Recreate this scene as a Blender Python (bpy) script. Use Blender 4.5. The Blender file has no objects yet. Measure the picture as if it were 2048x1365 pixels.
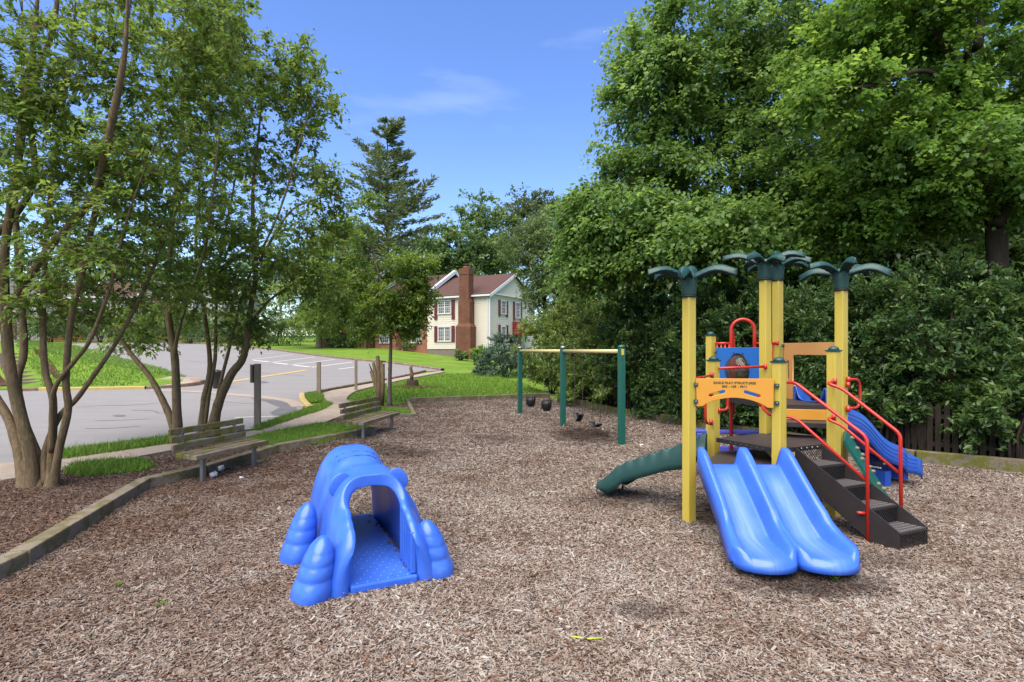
import bpy, bmesh, math, random
import numpy as np
from mathutils import Vector, Matrix

random.seed(7)
RNG = np.random.default_rng(11)
SC = bpy.context.scene
COL = SC.collection
R = math.radians

# ------------------------------------------------------------------ camera, sky, sun, exposure
FPX, CX, HY, EYE = 1100.0, 1024.0, 700.0, 2.0
cam_d = bpy.data.cameras.new('camera')
cam = bpy.data.objects.new('camera', cam_d); COL.objects.link(cam)
cam.location = (0, 0, EYE); cam.rotation_euler = (R(90), 0, 0)
cam_d.sensor_width = 36; cam_d.lens = FPX / 2048 * 36
cam_d.shift_y = (HY - 682.5) / 2048
cam_d.clip_start = .05; cam_d.clip_end = 5000
SC.camera = cam

SUN_EL, SUN_AZ = R(62), R(-150)          # azimuth clockwise from +Y: behind the camera, a little to the left
world = bpy.data.worlds.new('World'); SC.world = world; world.use_nodes = True
wn, wl = world.node_tree.nodes, world.node_tree.links
wn.clear()
wo = wn.new('ShaderNodeOutputWorld'); bg = wn.new('ShaderNodeBackground')
sky = wn.new('ShaderNodeTexSky'); sky.sky_type = 'NISHITA'; sky.sun_disc = False
sky.sun_elevation = SUN_EL; sky.sun_rotation = SUN_AZ
sky.altitude = 100; sky.air_density = 1.0; sky.dust_density = .6; sky.ozone_density = 2.2
hsv = wn.new('ShaderNodeHueSaturation'); hsv.inputs['Saturation'].default_value = 1.2
hsv.inputs['Value'].default_value = .95; hsv.inputs['Hue'].default_value = .514
wl.new(sky.outputs[0], hsv.inputs['Color'])
# thin high cloud
tc = wn.new('ShaderNodeTexCoord'); mp = wn.new('ShaderNodeMapping'); mp.inputs['Scale'].default_value = (2.2, 2.2, 9.0)
nz = wn.new('ShaderNodeTexNoise'); nz.inputs['Scale'].default_value = 1.6; nz.inputs['Detail'].default_value = 5
nz.inputs['Roughness'].default_value = .5
cr = wn.new('ShaderNodeValToRGB'); cr.color_ramp.elements[0].position = .60; cr.color_ramp.elements[1].position = .95
cr.color_ramp.elements[1].color = (.17, .17, .17, 1)
mx = wn.new('ShaderNodeMix'); mx.data_type = 'RGBA'
wl.new(tc.outputs['Generated'], mp.inputs[0]); wl.new(mp.outputs[0], nz.inputs['Vector']); wl.new(nz.outputs['Fac'], cr.inputs[0])
wl.new(cr.outputs[0], mx.inputs['Factor']); wl.new(hsv.outputs[0], mx.inputs['A'])
mx.inputs['B'].default_value = (6.5, 7.0, 7.6, 1)
wl.new(mx.outputs['Result'], bg.inputs['Color']); bg.inputs['Strength'].default_value = .08
wl.new(bg.outputs[0], wo.inputs[0])

sd = bpy.data.lights.new('sun', 'SUN'); sun = bpy.data.objects.new('sun', sd); COL.objects.link(sun)
sd.energy = 2.4; sd.angle = R(75); sd.color = (1, .89, .74)
sun.rotation_euler = Vector((-math.sin(SUN_AZ) * math.cos(SUN_EL), -math.cos(SUN_AZ) * math.cos(SUN_EL), -math.sin(SUN_EL))).to_track_quat('-Z', 'Y').to_euler()

SC.view_settings.view_transform = 'Standard'; SC.view_settings.look = 'None'
SC.view_settings.exposure = 1.95; SC.view_settings.gamma = 1
SC.render.engine = 'CYCLES'
SC.cycles.use_denoising = True; SC.cycles.max_bounces = 12; SC.cycles.transparent_max_bounces = 12
SC.cycles.diffuse_bounces = 8; SC.cycles.glossy_bounces = 3; SC.cycles.transmission_bounces = 4
SC.render.use_persistent_data = False

# ------------------------------------------------------------------ terrain shape and pixel helpers
def terr(x, y):
    x = np.asarray(x, float); y = np.asarray(y, float)
    t = np.minimum(y - 20, 75)
    s = np.where(t < -3, 0, np.where(t < 3, (t + 3) ** 2 / 12, t))
    g = .5 + .5 * np.clip((-x + 1) / 14, 0, 1)
    h = .06 * g * s
    h = h + .17 * np.exp(-((x + 3.3) / 1.6) ** 2 - ((y - 11.9) / 2.2) ** 2)
    d1 = y - 24.6
    d2 = -((x + 21.6) * .63 + (y - 33) * .78)
    d = np.minimum(d1, d2)
    d = np.where(d < 0, 0, np.where(d < 2, d * d / 4, d - 1))
    return h + np.minimum(.33 * d, 2.6)

_T = np.concatenate([np.arange(1, 40, .02), np.arange(40, 160, .1)])
def at(px, py, up=0.0):
    """the ground point seen at a photograph pixel"""
    dx, dz = (px - CX) / FPX, (HY - py) / FPX
    z = EYE + dz * _T
    k = np.argmax(z - up <= terr(dx * _T, _T))
    t = _T[k]
    return Vector((dx * t, t, float(terr(dx * t, t)) + up))
def P(px, py, Z):
    return Vector(((px - CX) / FPX * Z, Z, EYE + (HY - py) / FPX * Z))
def ground(x, y, up=0): return Vector((x, y, float(terr(x, y)) + up))

# ------------------------------------------------------------------ materials
def mat(name, col, rough=.6, spec=.5, var=None, vscale=6, vstretch=(1, 1, 1), bump=0, bscale=60, metal=0, coat=0, detail=5, ramp=(.3, .7), k=.67):
    col = tuple(c * k for c in col); var = [tuple(c * k for c in v) for v in var] if var else None
    m = bpy.data.materials.new(name); m.use_nodes = True
    nt = m.node_tree; b = nt.nodes['Principled BSDF']
    b.inputs['Base Color'].default_value = (*col, 1); b.inputs['Roughness'].default_value = rough
    b.inputs['Specular IOR Level'].default_value = spec; b.inputs['Metallic'].default_value = metal
    if coat: b.inputs['Coat Weight'].default_value = coat; b.inputs['Coat Roughness'].default_value = .15
    t = nt.nodes.new('ShaderNodeTexCoord'); mpn = nt.nodes.new('ShaderNodeMapping'); mpn.inputs['Scale'].default_value = vstretch
    nt.links.new(t.outputs['Object'], mpn.inputs[0])
    if var:
        n = nt.nodes.new('ShaderNodeTexNoise'); n.inputs['Scale'].default_value = vscale; n.inputs['Detail'].default_value = detail
        n.inputs['Roughness'].default_value = .65
        nt.links.new(mpn.outputs[0], n.inputs['Vector'])
        c = nt.nodes.new('ShaderNodeValToRGB'); nt.links.new(n.outputs['Fac'], c.inputs[0])
        cols = [col] + list(var)
        el = c.color_ramp.elements
        el[0].position = ramp[0]; el[0].color = (*cols[0], 1); el[1].position = ramp[1]; el[1].color = (*cols[-1], 1)
        for i, cc in enumerate(cols[1:-1]):
            e = el.new(ramp[0] + (ramp[1] - ramp[0]) * (i + 1) / (len(cols) - 1)); e.color = (*cc, 1)
        nt.links.new(c.outputs[0], b.inputs['Base Color'])
    if bump:
        n2 = nt.nodes.new('ShaderNodeTexNoise'); n2.inputs['Scale'].default_value = bscale; n2.inputs['Detail'].default_value = 4
        nt.links.new(mpn.outputs[0], n2.inputs['Vector'])
        bp = nt.nodes.new('ShaderNodeBump'); bp.inputs['Strength'].default_value = bump; bp.inputs['Distance'].default_value = .02
        nt.links.new(n2.outputs['Fac'], bp.inputs['Height']); nt.links.new(bp.outputs[0], b.inputs['Normal'])
    return m

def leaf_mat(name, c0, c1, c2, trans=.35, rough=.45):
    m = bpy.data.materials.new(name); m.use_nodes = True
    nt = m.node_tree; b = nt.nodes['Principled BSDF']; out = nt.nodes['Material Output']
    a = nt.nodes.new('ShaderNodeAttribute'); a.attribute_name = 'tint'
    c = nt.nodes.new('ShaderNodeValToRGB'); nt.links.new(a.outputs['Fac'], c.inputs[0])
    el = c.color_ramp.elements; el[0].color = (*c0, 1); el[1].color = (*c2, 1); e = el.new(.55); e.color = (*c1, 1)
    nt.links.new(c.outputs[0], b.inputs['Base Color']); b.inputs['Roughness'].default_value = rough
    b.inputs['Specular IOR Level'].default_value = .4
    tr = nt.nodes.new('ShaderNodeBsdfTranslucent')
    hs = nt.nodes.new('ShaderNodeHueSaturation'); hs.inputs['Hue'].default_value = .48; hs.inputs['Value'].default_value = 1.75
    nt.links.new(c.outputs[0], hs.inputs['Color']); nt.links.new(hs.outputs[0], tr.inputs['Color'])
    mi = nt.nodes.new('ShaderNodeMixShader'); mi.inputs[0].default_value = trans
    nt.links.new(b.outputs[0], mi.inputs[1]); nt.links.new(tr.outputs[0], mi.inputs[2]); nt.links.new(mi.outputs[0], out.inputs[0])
    return m

def random_mat(name, cols, rough=.85, zone=None):
    """colour picked per scattered piece; zone = (scale, colour) mixes in large damp patches"""
    m = bpy.data.materials.new(name); m.use_nodes = True
    nt = m.node_tree; b = nt.nodes['Principled BSDF']; b.inputs['Roughness'].default_value = rough
    b.inputs['Specular IOR Level'].default_value = .2
    o = nt.nodes.new('ShaderNodeObjectInfo'); c = nt.nodes.new('ShaderNodeValToRGB'); nt.links.new(o.outputs['Random'], c.inputs[0])
    el = c.color_ramp.elements; el[0].color = (*cols[0], 1); el[1].color = (*cols[-1], 1)
    for i, cc in enumerate(cols[1:-1]):
        e = el.new((i + 1) / (len(cols) - 1)); e.color = (*cc, 1)
    src = c.outputs[0]
    if zone:
        src = zone(nt, src)
    nt.links.new(src, b.inputs['Base Color'])
    return m

M = {}
M['yellow'] = mat('yellow recycled plastic', (.66, .50, .065), .42, .5, [(.69, .53, .085), (.61, .455, .055)], 3, (3, 3, .4), .06, 40)
M['orange'] = mat('orange panel plastic', (.76, .345, .035), .4, .5, [(.74, .33, .032)], 4, bump=.04, bscale=30)
M['peach'] = mat('faded orange panel plastic', (.80, .42, .14), .45, .5, [(.77, .39, .12)], 4)
M['blue'] = mat('blue rotomoulded plastic', (.045, .16, .78), .30, .5, [(.055, .185, .82), (.07, .21, .82), (.13, .28, .84)], 3.5, bump=.05, bscale=25, ramp=(.35, .82), detail=8)
M['darkblue'] = mat('deep blue plastic', (.02, .10, .52), .34, .5, [(.025, .12, .55)], 3)
M['panelblue'] = mat('flat blue panel plastic', (.012, .17, .62), .4, .5, [(.02, .18, .62)], 3)
M['violet'] = mat('violet blue plastic', (.09, .12, .60), .35, .5, [(.10, .14, .62)], 3)
M['green'] = mat('dark green plastic', (.008, .055, .046), .5, .5, [(.014, .075, .066)], 5, bump=.05, bscale=40)
M['teal'] = mat('teal climbing panel', (.006, .135, .105), .4, .5, [(.01, .15, .115)], 4)
M['greenpost'] = mat('green painted post', (.008, .115, .085), .35, .5, [(.012, .13, .095)], 4, (2, 2, .5))
M['red'] = mat('red coated steel pipe', (.66, .035, .018), .28, .5, [(.62, .03, .016)], 8)
M['dark'] = mat('black coated steel deck', (.022, .018, .018), .5, .5, [(.035, .029, .028)], 9, bump=.15, bscale=120)
M['deck'] = mat('worn dark deck top', (.045, .033, .030), .55, .4, [(.075, .056, .050), (.05, .038, .034)], 5, bump=.1, bscale=90)
M['metal'] = mat('galvanised steel', (.35, .36, .37), .4, .5, [(.45, .45, .46)], 20, metal=.8)
M['chain'] = mat('rusty chain', (.10, .075, .06), .5, .5, [(.18, .14, .12)], 40, metal=.6)
M['rubber'] = mat('black rubber', (.012, .012, .013), .55, .4, [(.02, .02, .02)], 12)
M['bulletin'] = mat('yellow sticker', (.8, .6, .05), .4)
M['cream'] = mat('cream painted beam', (.72, .60, .25), .4, .5, [(.66, .56, .26)], 5)
M['ink'] = mat('dark printed lettering', (.03, .03, .02), .6)
M['wood'] = mat('weathered mossy timber', (.17, .135, .095), .8, .2, [(.27, .225, .17), (.15, .135, .055), (.24, .195, .145)], 3.0, (1, 1, 1), .35, 70)
M['moss'] = mat('mossy bench slat', (.135, .115, .075), .85, .2, [(.22, .185, .135), (.135, .14, .018), (.17, .15, .05)], 5.5, (1, 1, 1), .4, 60)
M['postwood'] = mat('brown weathered post', (.27, .21, .15), .8, .2, [(.40, .33, .25)], 4, (6, 6, .7), .3, 60)
M['concrete'] = mat('tan concrete walk', (.34, .28, .215), .85, .2, [(.42, .35, .275), (.30, .25, .19)], 1.4, bump=.15, bscale=120)
M['kerb'] = mat('old concrete kerb', (.30, .26, .20), .85, .2, [(.20, .13, .09), (.36, .31, .25)], 2.5, bump=.15, bscale=60)
M['yellowpaint'] = mat('worn yellow road paint', (.62, .45, .14), .7, .2, [(.50, .38, .16), (.66, .47, .12)], 2.5)
M['whitepaint'] = mat('worn white road paint', (.95, .95, .92), .7, .2, [(.75, .75, .72)], 3)
M['asphalt'] = mat('grey worn asphalt', (.225, .22, .21), .85, .25, [(.285, .277, .265), (.26, .253, .243), (.30, .292, .28)], .5, (.35, 3.0, 1), .25, 160, detail=9)
M['bark'] = mat('smooth tan mottled bark', (.12, .082, .042), .75, .25, [(.235, .16, .09), (.13, .10, .045), (.30, .20, .12)], 5.5, (1.7, 1.7, .45), .45, 30, ramp=(.32, .68))
M['barkdark'] = mat('dark furrowed bark', (.045, .032, .024), .9, .15, [(.075, .058, .045)], 6, (2, 2, .4), .6, 25)
M['barkgrey'] = mat('grey brown bark', (.12, .095, .075), .85, .2, [(.18, .15, .12)], 6, (2, 2, .4), .5, 25)
M['brick'] = None
M['siding'] = mat('cream vinyl siding', (.76, .70, .56), .55, .3, [(.74, .68, .54)], 2)
M['white'] = mat('white painted trim', (.78, .78, .76), .5, .4)
M['shutter'] = mat('maroon shutter', (.16, .025, .03), .5, .4)
M['awning'] = mat('red metal awning', (.30, .022, .03), .4, .4)
M['shingle'] = mat('brown red shingles', (.095, .052, .044), .9, .15, [(.125, .072, .06), (.08, .048, .042)], 3, bump=.3, bscale=30)
M['shinglered'] = mat('red shingles', (.26, .05, .035), .9, .15, [(.2, .05, .04)], 3)
M['shinglegrey'] = mat('grey shingles', (.12, .11, .105), .9, .15, [(.16, .145, .14)], 3)
M['glass'] = mat('dark window glass', (.03, .04, .05), .08, .6, [(.06, .075, .09)], 1.5)
M['foundation'] = mat('grey block foundation', (.20, .17, .14), .9, .2, [(.26, .22, .18)], 4)
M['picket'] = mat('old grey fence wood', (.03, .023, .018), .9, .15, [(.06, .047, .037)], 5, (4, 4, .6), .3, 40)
M['paper'] = mat('white litter', (.75, .74, .72), .7, .2)
M['stickgreen'] = mat('lime plastic stick', (.50, .62, .06), .35)
M['litterleaf'] = mat('dead leaf', (.10, .06, .03), .9, .1, [(.2, .12, .06)], 30)

def brick_mat(name, c1, c2, mortar, scale):
    m = bpy.data.materials.new(name); m.use_nodes = True
    nt = m.node_tree; b = nt.nodes['Principled BSDF']; b.inputs['Roughness'].default_value = .9
    b.inputs['Specular IOR Level'].default_value = .15
    t = nt.nodes.new('ShaderNodeTexCoord')
    sx = nt.nodes.new('ShaderNodeSeparateXYZ'); nt.links.new(t.outputs['Object'], sx.inputs[0])
    ad = nt.nodes.new('ShaderNodeMath'); ad.operation = 'ADD'; nt.links.new(sx.outputs[0], ad.inputs[0]); nt.links.new(sx.outputs[1], ad.inputs[1])
    cb = nt.nodes.new('ShaderNodeCombineXYZ'); nt.links.new(ad.outputs[0], cb.inputs[0]); nt.links.new(sx.outputs[2], cb.inputs[1])
    br = nt.nodes.new('ShaderNodeTexBrick'); br.inputs['Scale'].default_value = scale
    c1, c2, mortar = [tuple(q * .62 for q in c) for c in (c1, c2, mortar)]
    br.inputs['Color1'].default_value = (*c1, 1); br.inputs['Color2'].default_value = (*c2, 1); br.inputs['Mortar'].default_value = (*mortar, 1)
    br.inputs['Mortar Size'].default_value = .018; br.inputs['Brick Width'].default_value = .5; br.inputs['Row Height'].default_value = .17
    nt.links.new(cb.outputs[0], br.inputs['Vector'])
    n = nt.nodes.new('ShaderNodeTexNoise'); n.inputs['Scale'].default_value = 1.2; nt.links.new(t.outputs['Object'], n.inputs['Vector'])
    mi = nt.nodes.new('ShaderNodeMix'); mi.data_type = 'RGBA'; mi.blend_type = 'MULTIPLY'; mi.inputs['Factor'].default_value = .5
    nt.links.new(br.outputs[0], mi.inputs['A']); nt.links.new(n.outputs['Fac'], mi.inputs['B'])
    hs = nt.nodes.new('ShaderNodeHueSaturation'); hs.inputs['Value'].default_value = 1.35; nt.links.new(mi.outputs['Result'], hs.inputs['Color'])
    nt.links.new(hs.outputs[0], b.inputs['Base Color'])
    return m
M['brick'] = brick_mat('red brown brick', (.165, .062, .034), (.21, .085, .045), (.20, .13, .095), 1.6)
M['brick2'] = brick_mat('orange red brick', (.32, .10, .05), (.37, .135, .07), (.34, .24, .18), 1.6)

# ------------------------------------------------------------------ mesh helpers
def link(o, parent=None):
    COL.objects.link(o)
    if parent is not None: o.parent = parent
    return o
def tag(o, label=None, cat=None, group=None, kind=None):
    if label: o['label'] = label
    if cat: o['category'] = cat
    if group: o['group'] = group
    if kind: o['kind'] = kind
    return o
def empty(name, loc, label, cat, group=None, rz=0, kind=None):
    o = bpy.data.objects.new(name, None); o.location = loc; o.rotation_euler.z = rz
    o.empty_display_size = .3
    link(o); return tag(o, label, cat, group, kind)

class MB:
    """collects shapes; build() links them as one mesh object"""
    def __init__(self): self.v, self.f, self.s = [], [], []
    def add(self, v, f, smooth=False):
        n = len(self.v); self.v += [tuple(p) for p in v]; self.f += [tuple(i + n for i in q) for q in f]; self.s += [smooth] * len(f)
        return self
    def box(self, c, size, rz=0, mtx=None):
        hx, hy, hz = size[0] / 2, size[1] / 2, size[2] / 2
        pts = [Vector((sx * hx, sy * hy, sz * hz)) for sx in (-1, 1) for sy in (-1, 1) for sz in (-1, 1)]
        m = mtx if mtx is not None else Matrix.Rotation(rz, 3, 'Z')
        pts = [m @ p + Vector(c) for p in pts]
        return self.add(pts, [(0, 1, 3, 2), (4, 6, 7, 5), (0, 4, 5, 1), (2, 3, 7, 6), (0, 2, 6, 4), (1, 5, 7, 3)])
    def bar(self, a, b, w, t, up=(0, 0, 1)):
        """box from a to b, w across, t along up"""
        a, b = Vector(a), Vector(b); d = (b - a); L = d.length; d.normalize()
        side = d.cross(Vector(up)).normalized(); u = side.cross(d).normalized()
        m = Matrix((d, side, u)).transposed()
        return self.box((a + b) / 2, (L, w, t), mtx=m)
    def tube(self, pts, rad, sides=8, caps=True):
        pts = [Vector(p) for p in pts]; n = len(pts)
        if not hasattr(rad, '__len__'): rad = [rad] * n
        v, f = [], []
        d0 = (pts[1] - pts[0]).normalized()
        u = d0.orthogonal().normalized()
        for i in range(n):
            d = (pts[min(i + 1, n - 1)] - pts[max(i - 1, 0)]).normalized()
            u = (u - d * u.dot(d))
            u = u.normalized() if u.length > 1e-6 else d.orthogonal().normalized()
            w = d.cross(u)
            for k in range(sides):
                a = 2 * math.pi * k / sides
                v.append(pts[i] + (u * math.cos(a) + w * math.sin(a)) * rad[i])
        for i in range(n - 1):
            for k in range(sides):
                k2 = (k + 1) % sides
                f.append((i * sides + k, i * sides + k2, (i + 1) * sides + k2, (i + 1) * sides + k))
        if caps:
            f.append(tuple(range(sides - 1, -1, -1))); f.append(tuple((n - 1) * sides + k for k in range(sides)))
        return self.add(v, f, True)
    def lathe(self, prof, c=(0, 0, 0), seg=16, sx=1, sy=1, close=True):
        v, f = [], []
        for r, z in prof:
            for k in range(seg):
                a = 2 * math.pi * k / seg; v.append((c[0] + r * math.cos(a) * sx, c[1] + r * math.sin(a) * sy, c[2] + z))
        for i in range(len(prof) - 1):
            for k in range(seg):
                k2 = (k + 1) % seg; f.append((i * seg + k, i * seg + k2, (i + 1) * seg + k2, (i + 1) * seg + k))
        if close:
            f.append(tuple(range(seg - 1, -1, -1))); f.append(tuple((len(prof) - 1) * seg + k for k in range(seg)))
        return self.add(v, f, True)
    def grid(self, rows, smooth=True):
        """rows: list of lists of points"""
        n, m = len(rows), len(rows[0]); v = [p for r in rows for p in r]
        f = [(i * m + j, i * m + j + 1, (i + 1) * m + j + 1, (i + 1) * m + j) for i in range(n - 1) for j in range(m - 1)]
        return self.add(v, f, smooth)
    def mesh(self, name):
        me = bpy.data.meshes.new(name); me.from_pydata(self.v, [], self.f); me.update()
        me.polygons.foreach_set('use_smooth', self.s)
        return me
    def build(self, name, m, parent=None, bevel=0, solid=0, sub=0, kind=None, weld=False):
        me = self.mesh(name)
        if m is not None: me.materials.append(m)
        bm = bmesh.new(); bm.from_mesh(me)
        if weld: bmesh.ops.remove_doubles(bm, verts=bm.verts, dist=1e-4)
        bmesh.ops.recalc_face_normals(bm, faces=bm.faces); bm.to_mesh(me); bm.free()
        o = bpy.data.objects.new(name, me); link(o, parent)
        if solid:
            md = o.modifiers.new('solid', 'SOLIDIFY'); md.thickness = solid; md.offset = 0
        if bevel:
            md = o.modifiers.new('bevel', 'BEVEL'); md.width = bevel; md.segments = 2; md.limit_method = 'ANGLE'; md.angle_limit = R(40)
        if sub:
            md = o.modifiers.new('sub', 'SUBSURF'); md.levels = sub; md.render_levels = sub
        if kind: o['kind'] = kind
        return o

def smooth_path(pts, fillet=.08, n=5):
    pts = [Vector(p) for p in pts]; out = [pts[0]]
    for i in range(1, len(pts) - 1):
        a, b, c = pts[i - 1], pts[i], pts[i + 1]
        d1, d2 = (a - b), (c - b); r = min(fillet, d1.length * .48, d2.length * .48)
        p0, p2 = b + d1.normalized() * r, b + d2.normalized() * r
        for k in range(n + 1):
            t = k / n; out.append(p0 * (1 - t) ** 2 + b * 2 * t * (1 - t) + p2 * t * t)
    out.append(pts[-1]); return out
def bezier(a, b, c, n=8):
    a, b, c = Vector(a), Vector(b), Vector(c)
    return [a * (1 - t) ** 2 + b * 2 * t * (1 - t) + c * t * t for t in [k / n for k in range(n + 1)]]

def flat_panel(name, outer, holes, depth, m, parent, A, B, bev=.004):
    """panel with holes; outline in (along AB, world height)"""
    A, B = Vector(A), Vector(B)
    cu = bpy.data.curves.new(name, 'CURVE'); cu.dimensions = '2D'; cu.fill_mode = 'BOTH'
    cu.extrude = depth / 2 - bev; cu.bevel_depth = bev; cu.bevel_resolution = 1
    for loop in [outer] + holes:
        sp = cu.splines.new('POLY'); sp.points.add(len(loop) - 1); sp.use_cyclic_u = True
        for p, q in zip(sp.points, loop): p.co = (q[0], q[1], 0, 1)
    tmp = bpy.data.objects.new(name + ' outline', cu)
    me = bpy.data.meshes.new_from_object(tmp)
    bpy.data.objects.remove(tmp)
    d = (B - A); d.z = 0; d.normalize(); nrm = d.cross(Vector((0, 0, 1)))
    mt = Matrix(((d.x, 0, nrm.x, A.x), (d.y, 0, nrm.y, A.y), (0, 1, 0, 0), (0, 0, 0, 1)))
    me.transform(mt); me.materials.clear(); me.materials.append(m); me.name = name
    o = bpy.data.objects.new(name, me); return link(o, parent)
def rrect(x0, z0, x1, z1, r, n=5):
    out = []
    for cx_, cz_, a0 in ((x1 - r, z1 - r, 0), (x0 + r, z1 - r, 90), (x0 + r, z0 + r, 180), (x1 - r, z0 + r, 270)):
        for k in range(n + 1):
            a = R(a0 + 90 * k / n); out.append((cx_ + r * math.cos(a), cz_ + r * math.sin(a)))
    return out
def circle2(cx_, cz_, r, n=28): return [(cx_ + r * math.cos(2 * math.pi * k / n), cz_ + r * math.sin(2 * math.pi * k / n)) for k in range(n)]

# ------------------------------------------------------------------ scattered pieces (chips, blades)
def scatter(name, pts, rot, scl, m, prim='CUBE', size=(1, 1, 1), kind='stuff', parent=None):
    n = len(pts)
    me = bpy.data.meshes.new(name); me.vertices.add(n)
    me.vertices.foreach_set('co', np.asarray(pts, np.float32).ravel())
    for an, arr in (('rot', rot), ('scl', scl)):
        a = me.attributes.new(an, 'FLOAT_VECTOR', 'POINT'); a.data.foreach_set('vector', np.asarray(arr, np.float32).ravel())
    me.materials.append(m)
    o = bpy.data.objects.new(name, me); link(o, parent)
    ng = bpy.data.node_groups.new(name + ' nodes', 'GeometryNodeTree')
    ng.interface.new_socket('Geometry', in_out='INPUT', socket_type='NodeSocketGeometry')
    ng.interface.new_socket('Geometry', in_out='OUTPUT', socket_type='NodeSocketGeometry')
    N, L = ng.nodes, ng.links
    gi, go = N.new('NodeGroupInput'), N.new('NodeGroupOutput')
    ip = N.new('GeometryNodeInstanceOnPoints'); sm = N.new('GeometryNodeSetMaterial'); sm.inputs['Material'].default_value = m
    if prim == 'CUBE':
        pr = N.new('GeometryNodeMeshCube'); pr.inputs['Size'].default_value = size
    else:
        pr = N.new('GeometryNodeMeshCone'); pr.inputs['Vertices'].default_value = 3
        pr.inputs['Radius Bottom'].default_value = size[0]; pr.inputs['Radius Top'].default_value = size[0] * .12; pr.inputs['Depth'].default_value = size[2]
    L.new(pr.outputs['Mesh'], sm.inputs['Geometry'])
    ar = N.new('GeometryNodeInputNamedAttribute'); ar.data_type = 'FLOAT_VECTOR'; ar.inputs['Name'].default_value = 'rot'
    asn = N.new('GeometryNodeInputNamedAttribute'); asn.data_type = 'FLOAT_VECTOR'; asn.inputs['Name'].default_value = 'scl'
    er = N.new('FunctionNodeEulerToRotation'); L.new(ar.outputs['Attribute'], er.inputs[0])
    L.new(gi.outputs[0], ip.inputs['Points']); L.new(sm.outputs[0], ip.inputs['Instance'])
    L.new(er.outputs[0], ip.inputs['Rotation']); L.new(asn.outputs['Attribute'], ip.inputs['Scale'])
    L.new(ip.outputs[0], go.inputs[0])
    md = o.modifiers.new('scatter', 'NODES'); md.node_group = ng
    if kind: o['kind'] = kind
    return o

def in_poly(x, y, poly):
    inside = np.zeros(len(x), bool); n = len(poly)
    for i in range(n):
        x0, y0 = poly[i][0], poly[i][1]; x1, y1 = poly[(i + 1) % n][0], poly[(i + 1) % n][1]
        c = ((y0 > y) != (y1 > y)) & (x < (x1 - x0) * (y - y0) / ((y1 - y0) or 1e-9) + x0)
        inside ^= c
    return inside
def seg_dist(x, y, a, b):
    ax, ay, bx, by = a[0], a[1], b[0], b[1]; dx, dy = bx - ax, by - ay
    t = np.clip(((x - ax) * dx + (y - ay) * dy) / (dx * dx + dy * dy + 1e-9), 0, 1)
    return np.hypot(x - ax - t * dx, y - ay - t * dy)

# ------------------------------------------------------------------ ground sheets
def sheet(name, poly, off, m, thick=.12, cell=1.0, kind='structure', parent=None, bump=None):
    bm = bmesh.new()
    vs = [bm.verts.new((p[0], p[1], 0)) for p in poly]
    f = bm.faces.new(vs); bmesh.ops.triangulate(bm, faces=[f])
    xs = [p[0] for p in poly]; ys = [p[1] for p in poly]
    for ax, lo, hi in ((0, min(xs), max(xs)), (1, min(ys), max(ys))):
        k = math.floor(lo / cell) * cell + cell
        while k < hi:
            co = (k, 0, 0) if ax == 0 else (0, k, 0); no = (1, 0, 0) if ax == 0 else (0, 1, 0)
            bmesh.ops.bisect_plane(bm, geom=bm.verts[:] + bm.edges[:] + bm.faces[:], plane_co=co, plane_no=no)
            k += cell * (1 if k < 30 else 3)
    for v in bm.verts:
        v.co.z = float(terr(v.co.x, v.co.y)) + off
    bmesh.ops.recalc_face_normals(bm, faces=bm.faces)
    if sum(fc.normal.z for fc in bm.faces) < 0: bmesh.ops.reverse_faces(bm, faces=bm.faces)
    if thick:
        be = [e for e in bm.edges if e.is_boundary]
        r = bmesh.ops.extrude_edge_only(bm, edges=be)
        for g in r['geom']:
            if isinstance(g, bmesh.types.BMVert): g.co.z -= thick
    me = bpy.data.meshes.new(name); bm.to_mesh(me); bm.free(); me.materials.append(m)
    o = bpy.data.objects.new(name, me); link(o, parent)
    if kind: o['kind'] = kind
    return o

def grass_mat(name, c0, c1, c2, sc=.6):
    m = mat(name, c0, .9, .15, [c1, c2, c1], sc, (1, 1, 1), .6, 45, detail=9, ramp=(.25, .78), k=.74)
    return m
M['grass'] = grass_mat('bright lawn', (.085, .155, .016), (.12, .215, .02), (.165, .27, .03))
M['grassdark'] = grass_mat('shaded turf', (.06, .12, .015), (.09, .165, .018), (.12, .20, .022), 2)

# whole ground (lawn) out to the horizon
gx = np.concatenate([[-2500, -900, -400, -200, -130], np.arange(-100, 61, 1.0), [90, 150, 300, 800, 2500]])
gy = np.concatenate([[-900, -200, -60, -20], np.arange(-6, 60, 1.0), np.arange(60, 121, 4.0), [160, 250, 500, 1200, 4000]])
GX, GY = np.meshgrid(gx, gy); GZ = terr(GX, GY) - .04
nv = GX.size; nxs = len(gx)
me = bpy.data.meshes.new('ground')
idx = np.arange(nv).reshape(GX.shape)
fa = np.stack([idx[:-1, :-1], idx[:-1, 1:], idx[1:, 1:], idx[1:, :-1]], -1).reshape(-1, 4)
me.from_pydata(np.stack([GX, GY, GZ], -1).reshape(-1, 3).tolist(), [], fa.tolist())
me.materials.append(M['grass'])
link(tag(bpy.data.objects.new('ground', me), kind='structure'))

walk_lo = [(-420, 1010), (0, 966), (126, 946), (350, 903), (512, 874), (639, 851), (700, 827), (718, 816)]
walk_up = [(-420, 962), (0, 931), (122, 922), (350, 889), (510, 865), (600, 835), (642, 822), (663, 809)]
walkB_lo = [(716, 814), (692, 800), (700, 790), (713, 783), (760, 771), (820, 758), (890, 745)]
walkB_up = [(660, 808), (641, 789), (655, 784.5), (682, 779.5), (755, 766), (815, 754), (882, 743)]
RIGHT_LINE = [(1.9, 21.2), (3.3, 16.9), (4.55, 14.7), (7.16, 9.75), (8.36, 8.9), (11.5, 6.5), (17, 2)]

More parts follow.
